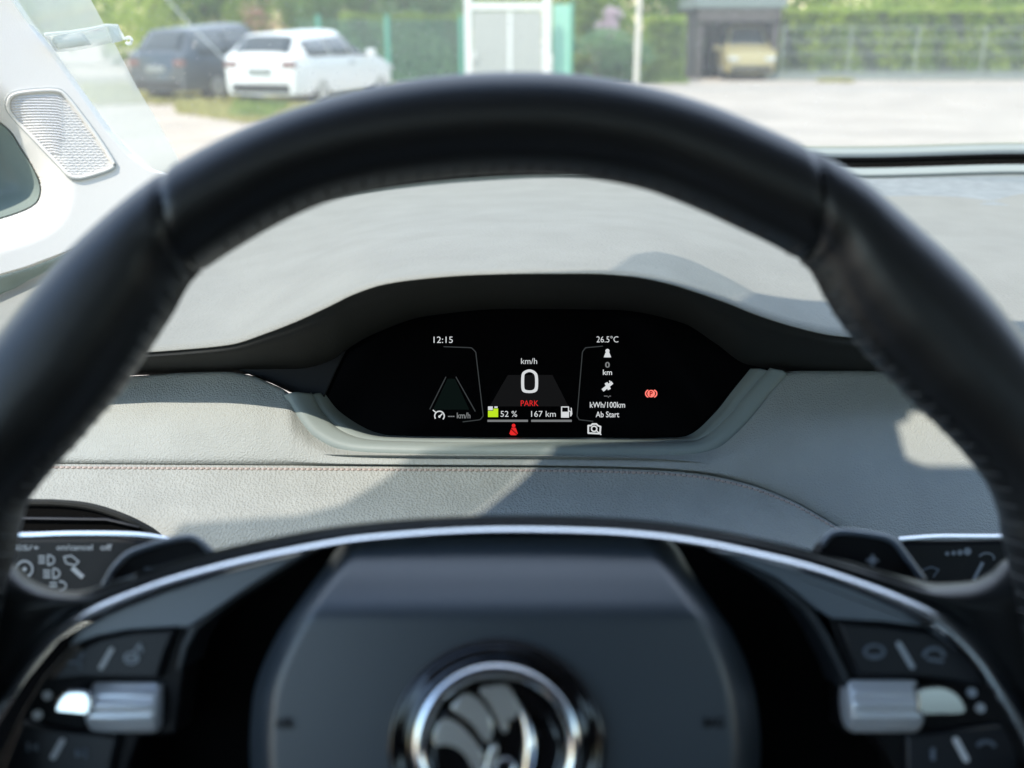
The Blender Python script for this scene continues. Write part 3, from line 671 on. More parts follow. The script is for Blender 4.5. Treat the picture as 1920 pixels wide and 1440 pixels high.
text('range_readout', '167 km', 1019, 776, 11, W_, dsp, width=46, bold=0)
text('cruise_readout', '--- km/h', 861, 779, 11, GR, dsp, width=42, bold=.02)
dprism('range_bar', [[(914, 787), (990, 787), (990, 791), (914, 791)]], GR, dsp); dprism('range_bar', [[(996, 787), (1072, 787), (1072, 791), (996, 791)]], GR, dsp)
ic = dprism('battery_icon', [[(915, 770), (925, 770), (925, 766), (934, 766), (934, 782), (915, 782)]], MAT['e_green'], dsp)
dprism('battery_top', [[(915, 762), (924, 762), (924, 769), (915, 769)], [(927, 762), (933, 762), (933, 765), (927, 765)]], W_, ic)
dprism('charge_icon', stroke([(1053, 763), (1066, 763), (1066, 782), (1053, 782)], 2, True) + [[(1053, 772), (1066, 772), (1066, 782), (1053, 782)]] + stroke([(1066, 770), (1070, 772), (1070, 780), (1072, 776), (1071, 765)], 2), W_, dsp)
dprism('cruise_icon', stroke(arc(824, 780, 9, -210, 40), 2.2) + stroke([(824, 781), (829, 776)], 2.2) + stroke([(812, 769), (818, 774)], 2) + [arc(824, 781, 2.4, 0, 330, 8)], W_, dsp)
dprism('lane_marking', stroke([(836, 707), (806, 767)], 2) + stroke([(855, 707), (891, 771)], 2), MAT['e_dim'], dsp)
dprism('lane_field', [[(839, 710), (853, 710), (880, 768), (812, 768)]], MAT['e_teal'], dsp, .0003)
dprism('panel_outline', stroke([(832, 650), (884, 652), (892, 660), (906, 780), (900, 787), (868, 791)], 1.8), DM, dsp)
dprism('panel_outline', stroke([(1130, 649), (1098, 652), (1092, 660), (1082, 780), (1086, 787), (1112, 790)], 1.8), DM, dsp)
dprism('road_field', [[(952, 703), (1036, 703), (1066, 762), (918, 762)]], MAT['e_road'], dsp, .0003)
dprism('trip_icon', [arc(1139, 658, 4, 0, 345, 10), [(1135.5, 661), (1142.5, 661), (1146, 670), (1132, 670)]], W_, dsp)
text('trip_readout', '0', 1139, 684, 11, GR, dsp, width=9, bold=.03); text('trip_unit', 'km', 1139, 698, 10, W_, dsp, width=17, bold=.01)
dprism('plug_icon', stroke([(1131, 731), (1147, 718)], 6) + stroke([(1137, 719), (1142, 729)], 6) + stroke([(1143, 714), (1146, 722)], 2), W_, dsp)
text('consumption_readout', '--,-', 1139, 744, 4, GR, dsp, width=13, bold=.03); text('consumption_unit', 'kWh/100km', 1139, 759, 11, W_, dsp, width=66, bold=.01)
text('trip_caption', 'Ab Start', 1139, 777, 11, W_, dsp, width=44, bold=.01)
dprism('belt_warning', [arc(963, 798, 3.6, 0, 345, 10), [(959, 802), (967, 802), (971, 813), (968, 816), (958, 816), (955, 813)]] , MAT['e_red'], dsp)
dprism('belt_strap', stroke([(957, 803), (970, 815)], 1.5), MAT['e_black'], dsp, .0009)
dprism('brake_warning', stroke(arc(1221, 738, 10.5, -55, 55, 10, 8), 2.2) + stroke(arc(1221, 738, 10.5, 125, 235, 10, 8), 2.2) + [arc(1221, 738, 7.2, 0, 345, 20, 7)], MAT['e_pink'], dsp)
text('brake_letter', 'P', 1221, 738, 10, MAT['e_dark_red'], dsp, width=6, lift=.001, bold=.03)
dprism('camera_warning', stroke([(1103, 798), (1108, 798), (1111, 795), (1118, 795), (1121, 798), (1126, 800), (1125, 813), (1103, 812)], 3, True) + stroke(arc(1114, 804, 5, 0, 340), 2.4, True) + stroke([(1119, 808), (1127, 815)], 2), W_, dsp)

# ------------------------------------------------------------------ windscreen base strips
ws = root('windscreen', P(1200, 290, .99), 'dusty windscreen glass with a haze veil mixed in and dark lower seal', 'windscreen')
fb = [(p[0], p[1], p[2]+.02) for p in far]
def strip(name, v0, v1, d0, d1, mat, par, u0=420, u1=2290):
    # offset above the dash edge; v0, v1 are measured at u = 1700
    fu = lambda u, dv, d: float(pchip([p[0] for p in far], [p[1] for p in far], np.array([u]))[0]) + dv*(1 if u > 1500 else max(.35, .35+.65*(u-1000)/500))
    us = list(np.linspace(u0, u1, 30)); ra = [(u, fu(u, v0, 0), d0 - .00009*max(0, 1000-u)) for u in us]; rb = [(u, fu(u, v1, 0), d1 - .00009*max(0, 1000-u)) for u in us]
    mid = [(a[0], (a[1]+b[1])/2, (a[2]+b[2])/2 - .003) for a, b in zip(ra, rb)]
    return sheet_u(name, [ra, mid, rb], u0, u1, 120, 4, mat, par, .004)
strip('seal_gap', -6, 1, .962, .958, MAT['rubber'], ws)
strip('cowl_strip', -19, -6, .985, .966, MAT['cowl'], ws)
strip('lower_seal', -34, -19, .995, 1.012, MAT['voidm'], ws)
strip('lower_seal_face', -46, -33, 1.02, .998, MAT['rubber'], ws)
strip('glass_foot', -56, -45.5, 1.04, 1.025, MAT['cowl'], ws)
strip('scuttle_edge', -61, -56, 1.06, 1.045, MAT['tan'], ws)
# glass pane
gl_rows = [[(-150, -420, .62), (300, -460, .66), (960, -480, .68), (1700, -470, .67), (2300, -440, .64)],
           [(-100, -60, .72), (300, -70, .82), (960, -80, .86), (1700, -75, .86), (2300, -60, .83)],
           [(100, 140, .80), (300, 130, .90), (960, 120, .96), (1700, 120, .97), (2300, 125, .95)],
           [(330, 355, .87), (500, 350, .93), (960, 316, 1.03), (1700, 276, 1.055), (2300, 276, 1.05)]]
arr = rows_interp(np.array([cr(r, 40) for r in gl_rows]), 8)
gp_ = mesh('glass_pane', [P(*x) for row in arr for x in row], grid_faces(len(arr), 40), MAT['windscreen'], ws)
# pale translucent band painting the pillar's reflection in the glass edge
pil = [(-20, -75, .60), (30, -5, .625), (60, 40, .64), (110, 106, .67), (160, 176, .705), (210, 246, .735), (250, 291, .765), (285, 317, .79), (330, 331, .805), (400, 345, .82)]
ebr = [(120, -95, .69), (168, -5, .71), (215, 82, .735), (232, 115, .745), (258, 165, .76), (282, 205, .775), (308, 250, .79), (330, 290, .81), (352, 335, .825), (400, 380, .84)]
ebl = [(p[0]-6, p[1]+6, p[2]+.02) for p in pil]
sheet_s('pillar_reflection', [ebl, ebr], 60, 4, MAT['pillar_refl'], ws, 0, lin=True)

# ------------------------------------------------------------------ driver side pillar trim
pt = root('pillar_trim', P(0, 500, .70), 'white windscreen pillar trim with a small ribbed speaker grille', 'pillar trim')
right = [(-75, -20), (-5, 30), (40, 60), (106, 110), (176, 160), (246, 210), (291, 250), (317, 285), (331, 330), (345, 420)]
bot = [(345, 420), (402, 300), (466, 150), (500, 60), (517, 0), (560, -160), (600, -300)]
def pd(u, v):
    d = .66 + .0002*(u-60) + .00002*(v-38)
    return d
def edge_u(v):
    if v <= 345: return float(np.interp(v, [p[0] for p in right], [p[1] for p in right]))
    return float(np.interp(v, [p[0] for p in bot], [p[1] for p in bot]))
qc = cr([(-330, 150), (-120, 170), (0, 232), (40, 282), (68, 330), (74, 362), (58, 386), (0, 408), (-120, 440), (-330, 470)], 220, True)
def inside(p, poly):
    c = False; j = len(poly)-1
    for i in range(len(poly)):
        if (poly[i][1] > p[1]) != (poly[j][1] > p[1]) and p[0] < (poly[j][0]-poly[i][0])*(p[1]-poly[i][1])/(poly[j][1]-poly[i][1])+poly[i][0]: c = not c
        j = i
    return c
def qdist(u, v):
    d = float(np.min(np.hypot(qc[:, 0]-u, qc[:, 1]-v))); return -d if inside((u, v), qc) else d
def pdepth(u, v, e=None):
    d = pd(u, v); q = qdist(u, v)
    if q < 70: d += .05*((70-max(q, -30))/100)**2.2 * (1.0)
    if e is not None:
        k = max(0, 14-(e-u))/14; d += .010*k*k
    return d
NV, NU = 240, 200; vs = []
for i in range(NV):
    v = -75 + (560+75)*i/(NV-1); e = edge_u(v); e0 = -320
    for j in range(NU):
        t = j/(NU-1); u = e0 + (e-e0)*(1-(1-t)**1.5); vs.append((u, v, pdepth(u, v, e)))
fs = grid_faces(NV, NU)
solid(mesh('trim_panel', [P(*x) for x in vs], fs, MAT['pillar'], pt), .004)
rings = []
for k in (1.0, .96, .75, .5, .25, .02):
    rings.append([P(u, v, pdepth(u, v) - .003) for u, v in [(-140+(a+140)*k, 320+(b-320)*k) for a, b in qc]])
mesh('quarter_glass', [p for r_ in rings for p in r_], grid_faces(6, len(qc), True), MAT['quarter'], pt)
# grille
gout = cr([(11, 196), (15, 180), (30, 172), (70, 167), (105, 167), (122, 176), (150, 210), (185, 258), (212, 300), (216, 312), (205, 320), (175, 330), (148, 336), (130, 331), (105, 305), (60, 258), (20, 215)], 90, True)
def surf(u, v, lift): return P(u, v, pdepth(u, v) - lift)
m = MB(); pts = [surf(p[0], p[1], .0006) for p in gout]; m.tube(pts + [pts[0]], .0011, 8, False); m.build('grille_groove', MAT['groove'], pt, True)
gin = [(p[0]+(112-p[0])*.035, p[1]+(250-p[1])*.035) for p in gout]
m = MB(); pts = [surf(p[0], p[1], .001) for p in gin]; m.tube(pts + [pts[0]], .0012, 8, False); m.build('grille_rim', MAT['pillar'], pt, True)
m = MB(); v = 182
def span(v, poly):
    xs = []
    for i in range(len(poly)):
        a, b = poly[i], poly[(i+1) % len(poly)]
        if (a[1] > v) != (b[1] > v): xs.append(a[0]+(b[0]-a[0])*(v-a[1])/(b[1]-a[1]))
    return (min(xs), max(xs)) if len(xs) >= 2 else None
gin2 = [(p[0]+(112-p[0])*.08, p[1]+(250-p[1])*.08) for p in gout]
while v < 286:
    s_ = span(v, gin2)
    if s_:
        xe = min(s_[1]-3, 114 + (v-182)*.06) if v < 262 else min(s_[1]-3, 112)
        if xe - s_[0] > 6:
            pts = [(s_[0]+1, v), ((s_[0]+xe)/2, v-1), (xe-10, v), (xe-3, v+1), (xe, v+3)]
            pts = cr(pts, 12); m.tube([surf(p[0], p[1], .0003) for p in pts], .0005, 5)
    v += 5.2
m.build('grille_ribs', MAT['grille'], pt, True)
m = MB(); v = 179.5
while v < 330:
    s_ = span(v, gin2)
    if s_ and s_[1]-s_[0] > 12:
        xs = np.arange(s_[0]+2, s_[1]-7, 7.5)
        for q, x in enumerate(xs): m.tube([surf(x, v+.0, .00015), surf(x+5.2, v+(1.0 if q % 2 else -.6), .00015)], .00034, 4)
    v += 5.2
m.build('grille_perforation', MAT['grille'], pt, True)
# green grey joint under the trim
jt = [(-300, 606, .70), (-160, 566, .70), (0, 522, .69), (60, 503, .70), (150, 469, .715), (300, 406, .76), (420, 352, .80)]
jb = [(-300, 640, .70), (-160, 605, .70), (0, 562, .68), (60, 535, .69), (150, 492, .71), (300, 424, .75), (420, 362, .79)]
sheet_s('lower_joint', [offs(jt, -6, .006), jt, [((a[0]+b[0])/2, (a[1]+b[1])/2, (a[2]+b[2])/2) for a, b in zip(jt, jb)], offs(jb, -8, .004), offs(jb, 2, .02)], 60, 4, MAT['greengap'], pt, .003)

# ticket clip stuck to the glass
tc = root('ticket_clip', P(100, 80, .68), 'clear plastic ticket clip with a hooked end on the windscreen edge', 'clip')
a = [(84, 64, .655), (130, 60, .67), (170, 54, .68), (200, 47, .69), (222, 48, .70)]; b = [(106, 97, .665), (140, 95, .675), (175, 88, .685), (205, 81, .695), (228, 76, .70)]
sheet_s('strip', [a, b], 24, 2, MAT['clip'], tc, .0012, lin=True)
sheet_s('printed_area', [[(93, 68, .658), (155, 61, .673)], [(108, 93, .664), (172, 84, .681)]], 8, 2, MAT['clipw'], tc, .001, lin=True)
m = MB(); m.tube([P(84, 64, .653), P(130, 60, .668), P(170, 54, .678), P(200, 47, .688), P(220, 48, .697), P(227, 62, .698), P(233, 74, .698)], .0009, 8)
m.tube([P(x, y, .697) for x, y in arc(241, 76, 6, -160, 140, 12)], .0011, 8)
m.build('hook', MAT['clipw'], tc, True)
m = MB(); m.add([P(203, 48, .689), P(222, 49, .699), P(230, 76, .699), P(213, 80, .694)], [(0, 3, 2, 1)]); solid(m.build('end_tab', MAT['clipw'], tc), .002)

# ------------------------------------------------------------------ steering wheel
WA = R(24.0)
WN = Vector((0, -math.cos(WA), math.sin(WA))); WY = Vector((0, math.sin(WA), math.cos(WA))); WX = Vector((1, 0, 0))
W0 = P(952, 1395, .285)
sw = root('steering_wheel', W0, 'black leather steering wheel with two spokes and chrome arc', 'steering wheel', rot=(R(66), 0, 0))
HOFF = 0.0
def WP(u, v, h=0):                                       # local wheel coordinates of the pixel ray at height h
    h += HOFF
    r = ray(u, v); t = ((W0 + WN*h - CAM).dot(WN)) / r.dot(WN); q = CAM + r*t - W0
    return Vector((q.dot(WX), q.dot(WY), q.dot(WN)))
def wmesh(name, vs, fs, mat, par, **k): return mesh(name, vs, fs, mat, par, local=True, **k)
outer = [(-150, 900), (-60, 735), (0, 641), (65, 557), (140, 472), (230, 395), (335, 319), (450, 257), (560, 213), (700, 173), (830, 152), (950, 145), (1080, 150), (1200, 170), (1330, 208), (1430, 250), (1490, 278), (1560, 314), (1640, 371), (1720, 436), (1800, 507), (1860, 573), (1920, 655), (1990, 760), (2060, 900)]
inner = [(10, 1060), (22, 1000), (35, 952), (70, 905), (150, 820), (205, 758), (255, 688), (285, 640), (315, 590), (352, 524), (375, 503), (440, 460), (520, 414), (600, 378), (700, 351), (800, 335), (900, 325), (990, 322), (1080, 327), (1200, 348), (1300, 384), (1400, 430), (1480, 470), (1522, 500), (1555, 560), (1590, 618), (1640, 680), (1700, 741), (1760, 796), (1820, 856), (1870, 922), (1889, 970), (1895, 1020)]
def pol(lst):
    o = [];
    for u, v in lst:
        q = WP(u, v); o.append((math.degrees(math.atan2(q.x, q.y)), math.hypot(q.x, q.y)))
    return sorted(o)
po, pi_ = pol(outer), pol(inner)
PHI = np.arange(-180, 180, .25)
def ext(p, rest):
    xs = [-180, -135, p[0][0]-14] + [a for a, _ in p] + [p[-1][0]+14, 135, 180]; ys = [rest]*2 + [p[0][1]*.5+rest*.5] + [b for _, b in p] + [p[-1][1]*.5+rest*.5] + [rest]*2
    return pchip(xs, ys, PHI)
ro = ext(po, .182); ri = ext(pi_, .150)
NS = 28; vs = []
seamL, seamR = -32.6, 29.4
for k, ph in enumerate(PHI):
    rc = (ro[k]+ri[k])/2; hwid_ = (ro[k]-ri[k])/2*.93; hz = .020
    lean = 2.0 if ph > seamR or ph < seamL else 0
    for j in range(NS):
        t = 2*math.pi*j/NS; ct, st_ = math.cos(t), math.sin(t)
        g_ = max(math.exp(-((ph-(seamL+1.9*ct))/.45)**2), math.exp(-((ph-(seamR-3.0*ct))/.45)**2)); a = 1 - .06*g_
        e = .88
        x = rc + hwid_*a*math.copysign(abs(ct)**e, ct); z = hz*a*math.copysign(abs(st_)**e, st_)
        vs.append((x*math.sin(R(ph)), x*math.cos(R(ph)), z))
fs = grid_faces(len(PHI), NS, True); nN = len(PHI)
fs += [((nN-1)*NS+j, j, (j+1) % NS, (nN-1)*NS+(j+1) % NS) for j in range(NS)]
rim = wmesh('rim', vs, fs, MAT['leather'], sw)
bmn = bmesh.new(); bmn.from_mesh(rim.data); bmesh.ops.recalc_face_normals(bmn, faces=bmn.faces); bmn.to_mesh(rim.data); bmn.free()
# seam rings and inner stitching
for s_ in (seamL, seamR):
    m = MB(); k = int((s_+180)/.25); rc = (ro[k]+ri[k])/2; hw_ = (ro[k]-ri[k])/2*.93*.945
    ring = []
    for j in range(33):
        t = 2*math.pi*j/32; x = rc + hw_*math.cos(t); sa_ = R(s_ + (1.9 if s_ < 0 else -3.0)*math.cos(t)); ring.append((x*math.sin(sa_), x*math.cos(sa_), .0188*math.sin(t)))
    m.tube(ring, .0006, 6, False); wmesh('rim_seam', m.v, m.f, MAT['voidm'], rim)
m = MB(); ph = -108.0
while ph < 106:
    k = (ph+180)/.5; r_ = np.interp(ph, PHI, ri); 
    if not (seamL-1.2 < ph < seamL+1.2 or seamR-1.2 < ph < seamR+1.2):
        hz = .020; q = []
        low_ = (ph < seamL or ph > seamR)
        for t in np.linspace(196 if low_ else 188, 168 if low_ else 174, 5):
            tt = R(float(t)); rc = (np.interp(ph, PHI, ro)+r_)/2; hwv = (np.interp(ph, PHI, ro)-r_)/2*.93
            x = rc + (hwv+.0006)*math.copysign(abs(math.cos(tt))**.88, math.cos(tt)); z = -(hz+.0004)*math.copysign(abs(math.sin(tt))**.88, math.sin(tt))
            pp = R(ph + (float(t)-178)*.018); q.append((x*math.sin(pp), x*math.cos(pp), z))
        m.tube(q, .00042 if low_ else .0003, 6)
    ph += 1.9
wmesh('rim_stitching', m.v, m.f, MAT['rimstitch'], rim)

# spokes: leather bridge with strip above the chrome arc
T = [(-60, 1395), (-40, 1345), (0, 1290), (40, 1235), (85, 1187), (140, 1148), (200, 1118), (300, 1080), (400, 1052), (500, 1029), (640, 1004), (760, 992), (870, 986), (960, 984), (1080, 986), (1180, 991), (1280, 1002), (1380, 1019), (1500, 1045), (1600, 1076), (1700, 1113), (1780, 1152), (1850, 1215), (1900, 1285), (1945, 1360), (1965, 1410)]
B = [(-30, 1405), (-8, 1360), (30, 1300), (65, 1247), (105, 1202), (155, 1167), (210, 1141), (305, 1104), (405, 1073), (505, 1048), (640, 1020), (760, 1007), (870, 1000), (960, 998), (1080, 1000), (1180, 1005), (1280, 1016), (1380, 1035), (1500, 1066), (1600, 1100), (1695, 1141), (1765, 1181), (1822, 1237), (1870, 1308), (1913, 1382), (1933, 1430)]
def wsheet(name, rows, n, sub, mat, par, thick=.003, sharp=None, lin=False):
    arr = np.array([cr(r, n) for r in rows])
    if not lin: arr = rows_interp(arr, sub)
    vs = [WP(*x) for row in arr for x in row]
    o = wmesh(name, vs, grid_faces(len(arr), n), mat, par, sharp=sharp)
    return solid(o, thick) if thick else o
spt = [(-200, 1080), (-60, 1055), (-10, 1050), (25, 1062), (50, 1085), (90, 1103), (140, 1110), (195, 1099), (300, 1067), (400, 1040), (500, 1016), (640, 989), (760, 977), (870, 971), (960, 969), (1080, 971), (1180, 976), (1280, 986), (1380, 1002), (1500, 1030), (1600, 1057), (1690, 1082), (1760, 1096), (1815, 1094), (1855, 1078), (1885, 1055), (1920, 1050), (1980, 1060), (2150, 1090)]
spm = [(-240, 1250), (-160, 1160), (-90, 1120), (-20, 1112), (40, 1125), (90, 1128), (150, 1125), (205, 1109), (304, 1074), (402, 1046), (502, 1022), (641, 996), (760, 984), (870, 978), (960, 976), (1080, 978), (1180, 983), (1280, 994), (1380, 1010), (1500, 1037), (1600, 1066), (1690, 1098), (1770, 1122), (1830, 1130), (1880, 1128), (1940, 1130), (2010, 1150), (2080, 1180), (2180, 1260)]
hT = [(p[0], p[1], -.013 if 250 < p[0] < 1650 else -.0165) for p in T]
ht0 = [(p[0], p[1]-2, -.030) for p in spt]; ht1 = [(p[0], p[1], -.020) for p in spt]; ht2 = [(p[0], p[1], -.0125) for p in spm]
def rsu(rows):                                          # even correspondence by x for the spoke rows
    us = np.r_[np.linspace(-60, 60, 14), np.linspace(70, 1850, 120), np.linspace(1860, 1965, 14)]
    out = []
    for r in rows:
        xs = [p[0] for p in r]; out.append(np.stack([us, pchip(xs, [p[1] for p in r], us), pchip(xs, [p[2] for p in r], us)], 1))
    return np.array(out)
arr = rsu([ht0, ht1, ht2, hT, [(p[0], p[1]+6, -.022) for p in T]])
arr2 = rows_interp(arr[:4], 5); arr2 = np.concatenate([arr2, arr[4:]])
solid(wmesh('spoke_cover', [WP(*x) for row in arr2 for x in row], grid_faces(len(arr2), arr2.shape[1]), MAT['leather'], sw), .003)
# outboard leather fill between rim and chrome at both sides (lower corners of the photo)
wsheet('spoke_cover', [[(-60, 1100, -.016), (-90, 1250, -.014), (-120, 1400, -.014), (-130, 1600, -.016)], [(-200, 1100, -.010), (-200, 1250, -.008), (-200, 1400, -.008), (-200, 1600, -.01)]][::-1] + [[(100, 1150, -.020), (30, 1228, -.021), (-8, 1285, -.021), (-48, 1340, -.021), (-90, 1600, -.022)]], 30, 5, MAT['leather'], sw)
wsheet('spoke_cover', [[(1800, 1150, -.020), (1862, 1212, -.021), (1908, 1275, -.021), (1955, 1355, -.021), (2010, 1600, -.022)], [(1960, 1100, -.013), (1990, 1250, -.012), (2020, 1400, -.012), (2040, 1600, -.014)], [(2080, 1100, -.010), (2090, 1250, -.008), (2100, 1400, -.008), (2110, 1600, -.01)]], 30, 5, MAT['leather'], sw)
# chrome arc
mid = [((a[0]+b[0])/2, (a[1]+b[1])/2) for a, b in zip(T, B)]
cw = [math.dist(a, b)/6550 for a, b in zip(T, B)]
nA = 260; Ta = cr(T, nA); Ba = cr(B, nA); prof_c = [(0, -1.6), (0, -1.0), (.06, -.93), (.30, -.40), (.55, -.12), (.80, 0), (.93, -.06), (1, -.3), (1, -1.6)]
va = []
for a, b in zip(Ta, Ba):
    w_ = min(math.dist(a[:2], b[:2])/6550*2.1, .0062)
    for t, k in prof_c: va.append(WP(a[0]*(1-t)+b[0]*t, a[1]*(1-t)+b[1]*t, -.0088 + w_*k if k > -1.5 else -.024))
ca_ = wmesh('chrome_arc', va, grid_faces(nA, len(prof_c), True), MAT['satin_chrome'], sw, sharp=60)
b_ = bmesh.new(); b_.from_mesh(ca_.data); bmesh.ops.recalc_face_normals(b_, faces=b_.faces); b_.to_mesh(ca_.data); b_.free()
# backing plate behind the hub (the dark gaps)
def wprism(name, px, h0, h1, mat, par, bev=0, seg=3, smooth=True):
    q = [WP(u, v, h1) for u, v in px]; n = len(px)
    a = sum(q[i].x*q[(i+1)%n].y-q[(i+1)%n].x*q[i].y for i in range(n))
    if a < 0: q = q[::-1]
    vs = [Vector((p.x, p.y, h0)) for p in q] + q
    fs = [tuple(range(n))[::-1], tuple(range(n, 2*n))] + [(i, (i+1)%n, n+(i+1)%n, n+i) for i in range(n)]
    o = wmesh(name, vs, fs, mat, par, sharp=40); return bevel(o, bev, seg) if bev else o
wprism('hub_back', [(560, 1030), (760, 1002), (960, 997), (1180, 1003), (1380, 1036), (1600, 1100), (1760, 1180), (1840, 1262), (1915, 1390), (1950, 1750), (-30, 1750), (-10, 1370), (50, 1275), (112, 1200), (220, 1138), (400, 1072)], -.062, -.046, MAT['voidm'], sw)
# airbag cover
HOFF = .013
ldg = [(1004, 655), (1025, 636), (1060, 610), (1130, 560), (1180, 526), (1230, 500), (1270, 484), (1310, 474), (1400, 468), (1500, 476), (1600, 520), (1700, 620)]
rdg = [(1004, 1245), (1025, 1268), (1060, 1289), (1130, 1335), (1180, 1370), (1230, 1394), (1270, 1408), (1310, 1418), (1400, 1426), (1500, 1418), (1600, 1370), (1700, 1270)]
vsr = np.r_[np.linspace(1004, 1130, 26), np.linspace(1136, 1700, 60)]; NU = 90; vs = []
for v in vsr:
    l = pchip([p[0] for p in ldg], [p[1] for p in ldg], np.array([v]))[0]; r_ = pchip([p[0] for p in rdg], [p[1] for p in rdg], np.array([v]))[0]
    for j in range(NU):
        t = j/(NU-1); s_ = .5 - .5*math.cos(math.pi*t); u = l + (r_-l)*s_
        e = min(u-l, (r_-u)*.8)
        h = -.004
        kx = max(0, 1 - e/46.); h -= .016*kx**2.0
        kt = max(0, (1160-v))/156.; h -= .0245*(kt**1.5)
        h -= .004*((u-945)/480)**2
        h -= .010*max(0, (v-1500)/200.)**2
        vs.append(WP(u, v, h))
air = solid(wmesh('airbag_cover', vs, grid_faces(len(vsr), NU), MAT['hub'], sw), .02)
text('airbag_lettering', 'AIR', 532, 1356, 16, MAT['black'], air, fn=lambda u, v, l: Vector((0,0,0)) , width=34) if False else None
def WD(h): 
    return lambda u, v, l: world_of(sw) @ WP(u, v, h)
text('airbag_lettering', 'AIR', 532, 1357, 20, MAT['black'], air, fn=WD(-.0058), width=36, bold=.03)
text('airbag_lettering', 'BAG', 1338, 1355, 20, MAT['black'], air, fn=WD(-.0058), width=38, bold=.03)
# emblem
def circ(cu, cv, ru, rv=None, n=64): return [(cu + ru*math.cos(2*math.pi*i/n), cv - (rv or ru)*math.sin(2*math.pi*i/n)) for i in range(n)]
EC = (931, 1402)
def ringsheet(name, prof_, mat, par, n=96, c=EC):
    vs = []
    for rpx, h in prof_:
        for i in range(n):
            a = -2*math.pi*i/n; q = WP(c[0]+rpx*math.cos(a), c[1]-rpx*math.sin(a), h); vs.append(q)
    o = wmesh(name, vs, grid_faces(len(prof_), n, True), mat, par)
    b_ = bmesh.new(); b_.from_mesh(o.data); bmesh.ops.recalc_face_normals(b_, faces=b_.faces); b_.to_mesh(o.data); b_.free(); return o
em = wprism('emblem', circ(*EC, 190), -.02, -.0035, MAT['gloss'], sw, .0008)
ringsheet('emblem_dish', [(204, -.008), (203, -.0022), (198, -.0012), (190, -.0022), (180, -.0032), (150, -.0034), (150, -.012), (204, -.012), (204, -.008)], MAT['gloss'], em)
ringsheet('emblem_ring', [(128, -.008), (128, -.0020), (133, .0006), (142, .0022), (152, .0022), (160, .0004), (163, -.003), (163, -.008), (128, -.008)], MAT['chrome'], em)
ringsheet('emblem_field', [(1, -.0034), (60, -.0034), (110, -.0034), (130, -.0036), (130, -.0045), (1, -.0045)], MAT['gloss'], em)
def feather(name, px, par): return wprism(name, [tuple(p) for p in px], -.0036, .0004, MAT['emblem'], par, .0012, 3)
f1 = cr([(900, 1296), (916, 1289), (938, 1286), (952, 1289), (962, 1301), (969, 1320), (970, 1338), (962, 1350), (952, 1349), (953, 1366), (946, 1376), (938, 1366), (930, 1344), (916, 1318)], 60, True)
f2 = cr([(846, 1330), (856, 1314), (872, 1303), (886, 1306), (902, 1318), (916, 1338), (924, 1362), (922, 1384), (912, 1394), (900, 1380), (884, 1360), (864, 1344)], 60, True)
f3 = cr([(812, 1394), (817, 1366), (830, 1350), (848, 1352), (868, 1366), (888, 1388), (902, 1410), (906, 1432), (896, 1450), (884, 1438), (872, 1418), (856, 1404), (836, 1398), (822, 1400)], 60, True)
for f_ in (f1, f2, f3): feather('emblem_feather', [tuple(p) for p in f_], em)
root_ = cr([(920, 1400), (930, 1396), (934, 1408), (926, 1430), (922, 1465), (936, 1520), (902, 1520), (896, 1470), (908, 1440), (914, 1418)], 40, True); feather('emblem_stem', [tuple(p) for p in root_], em)
# slim curved edge on the right of the wing and the eye
m = MB(); m.tube([WP(u, v, -.0022) for u, v in cr([(966, 1312), (984, 1345), (993, 1385), (992, 1420), (984, 1460), (960, 1510)], 30)], [.0006 + .0012*math.sin(math.pi*i/29) for i in range(30)], 8); wmesh('emblem_arrow', m.v, m.f, MAT['chrome'], em)
m = MB(); m.tube([WP(u, v, -.002) for u, v in circ(946, 1440, 17, n=20)] + [WP(963, 1440, -.002)], .0007, 8, False); wmesh('emblem_eye', m.v, m.f, MAT['chrome'], em)

HOFF = 0.0
# switch panels -------------------------------------------------------------
def pillcap(name, a, b, wpx, h, mat, par, n=12):
    wv = wpx/2; t = np.array(b, float)-np.array(a, float); ang = math.degrees(math.atan2(t[1], t[0]))
    px = arc(b[0], b[1], wv, ang-90, ang+90, n) + arc(a[0], a[1], wv, ang+90, ang+270, n); return wprism(name, px, h-.001, h+.0004, mat, par)
def barrel(name, u0, u1, v0, v1, h, mat, par, ribs=True):
    """ribbed thumb roller: axis runs sideways"""
    a = WP(u0, (v0+v1)/2, h); b = WP(u1, (v0+v1)/2, h); rr = abs(WP(u0, v0, h).y - WP(u0, v1, h).y)/2
    n = 72; vs = []; st_ = [(0, .80), (.04, .97), (.10, 1), (.5, 1.0), (.9, 1), (.96, .97), (1, .80)]
    for t, k in st_:
        for i in range(n):
            an = 2*math.pi*i/n; q = rr*k*(1 + (.05*(1 if (i//3) % 2 else -1) if ribs and .05 < t < .95 else 0)); vs.append((a.x+(b.x-a.x)*t, a.y+q*math.cos(an), a.z + q*math.sin(an)*.8))
    fs = grid_faces(len(st_), n, True) + [tuple(range(n)), tuple(range((len(st_)-1)*n, len(st_)*n))[::-1]]
    o = wmesh(name, vs, fs, mat, par, sharp=50)
    b_ = bmesh.new(); b_.from_mesh(o.data); bmesh.ops.recalc_face_normals(b_, faces=b_.faces); b_.to_mesh(o.data); b_.free(); return o
HP = -.019
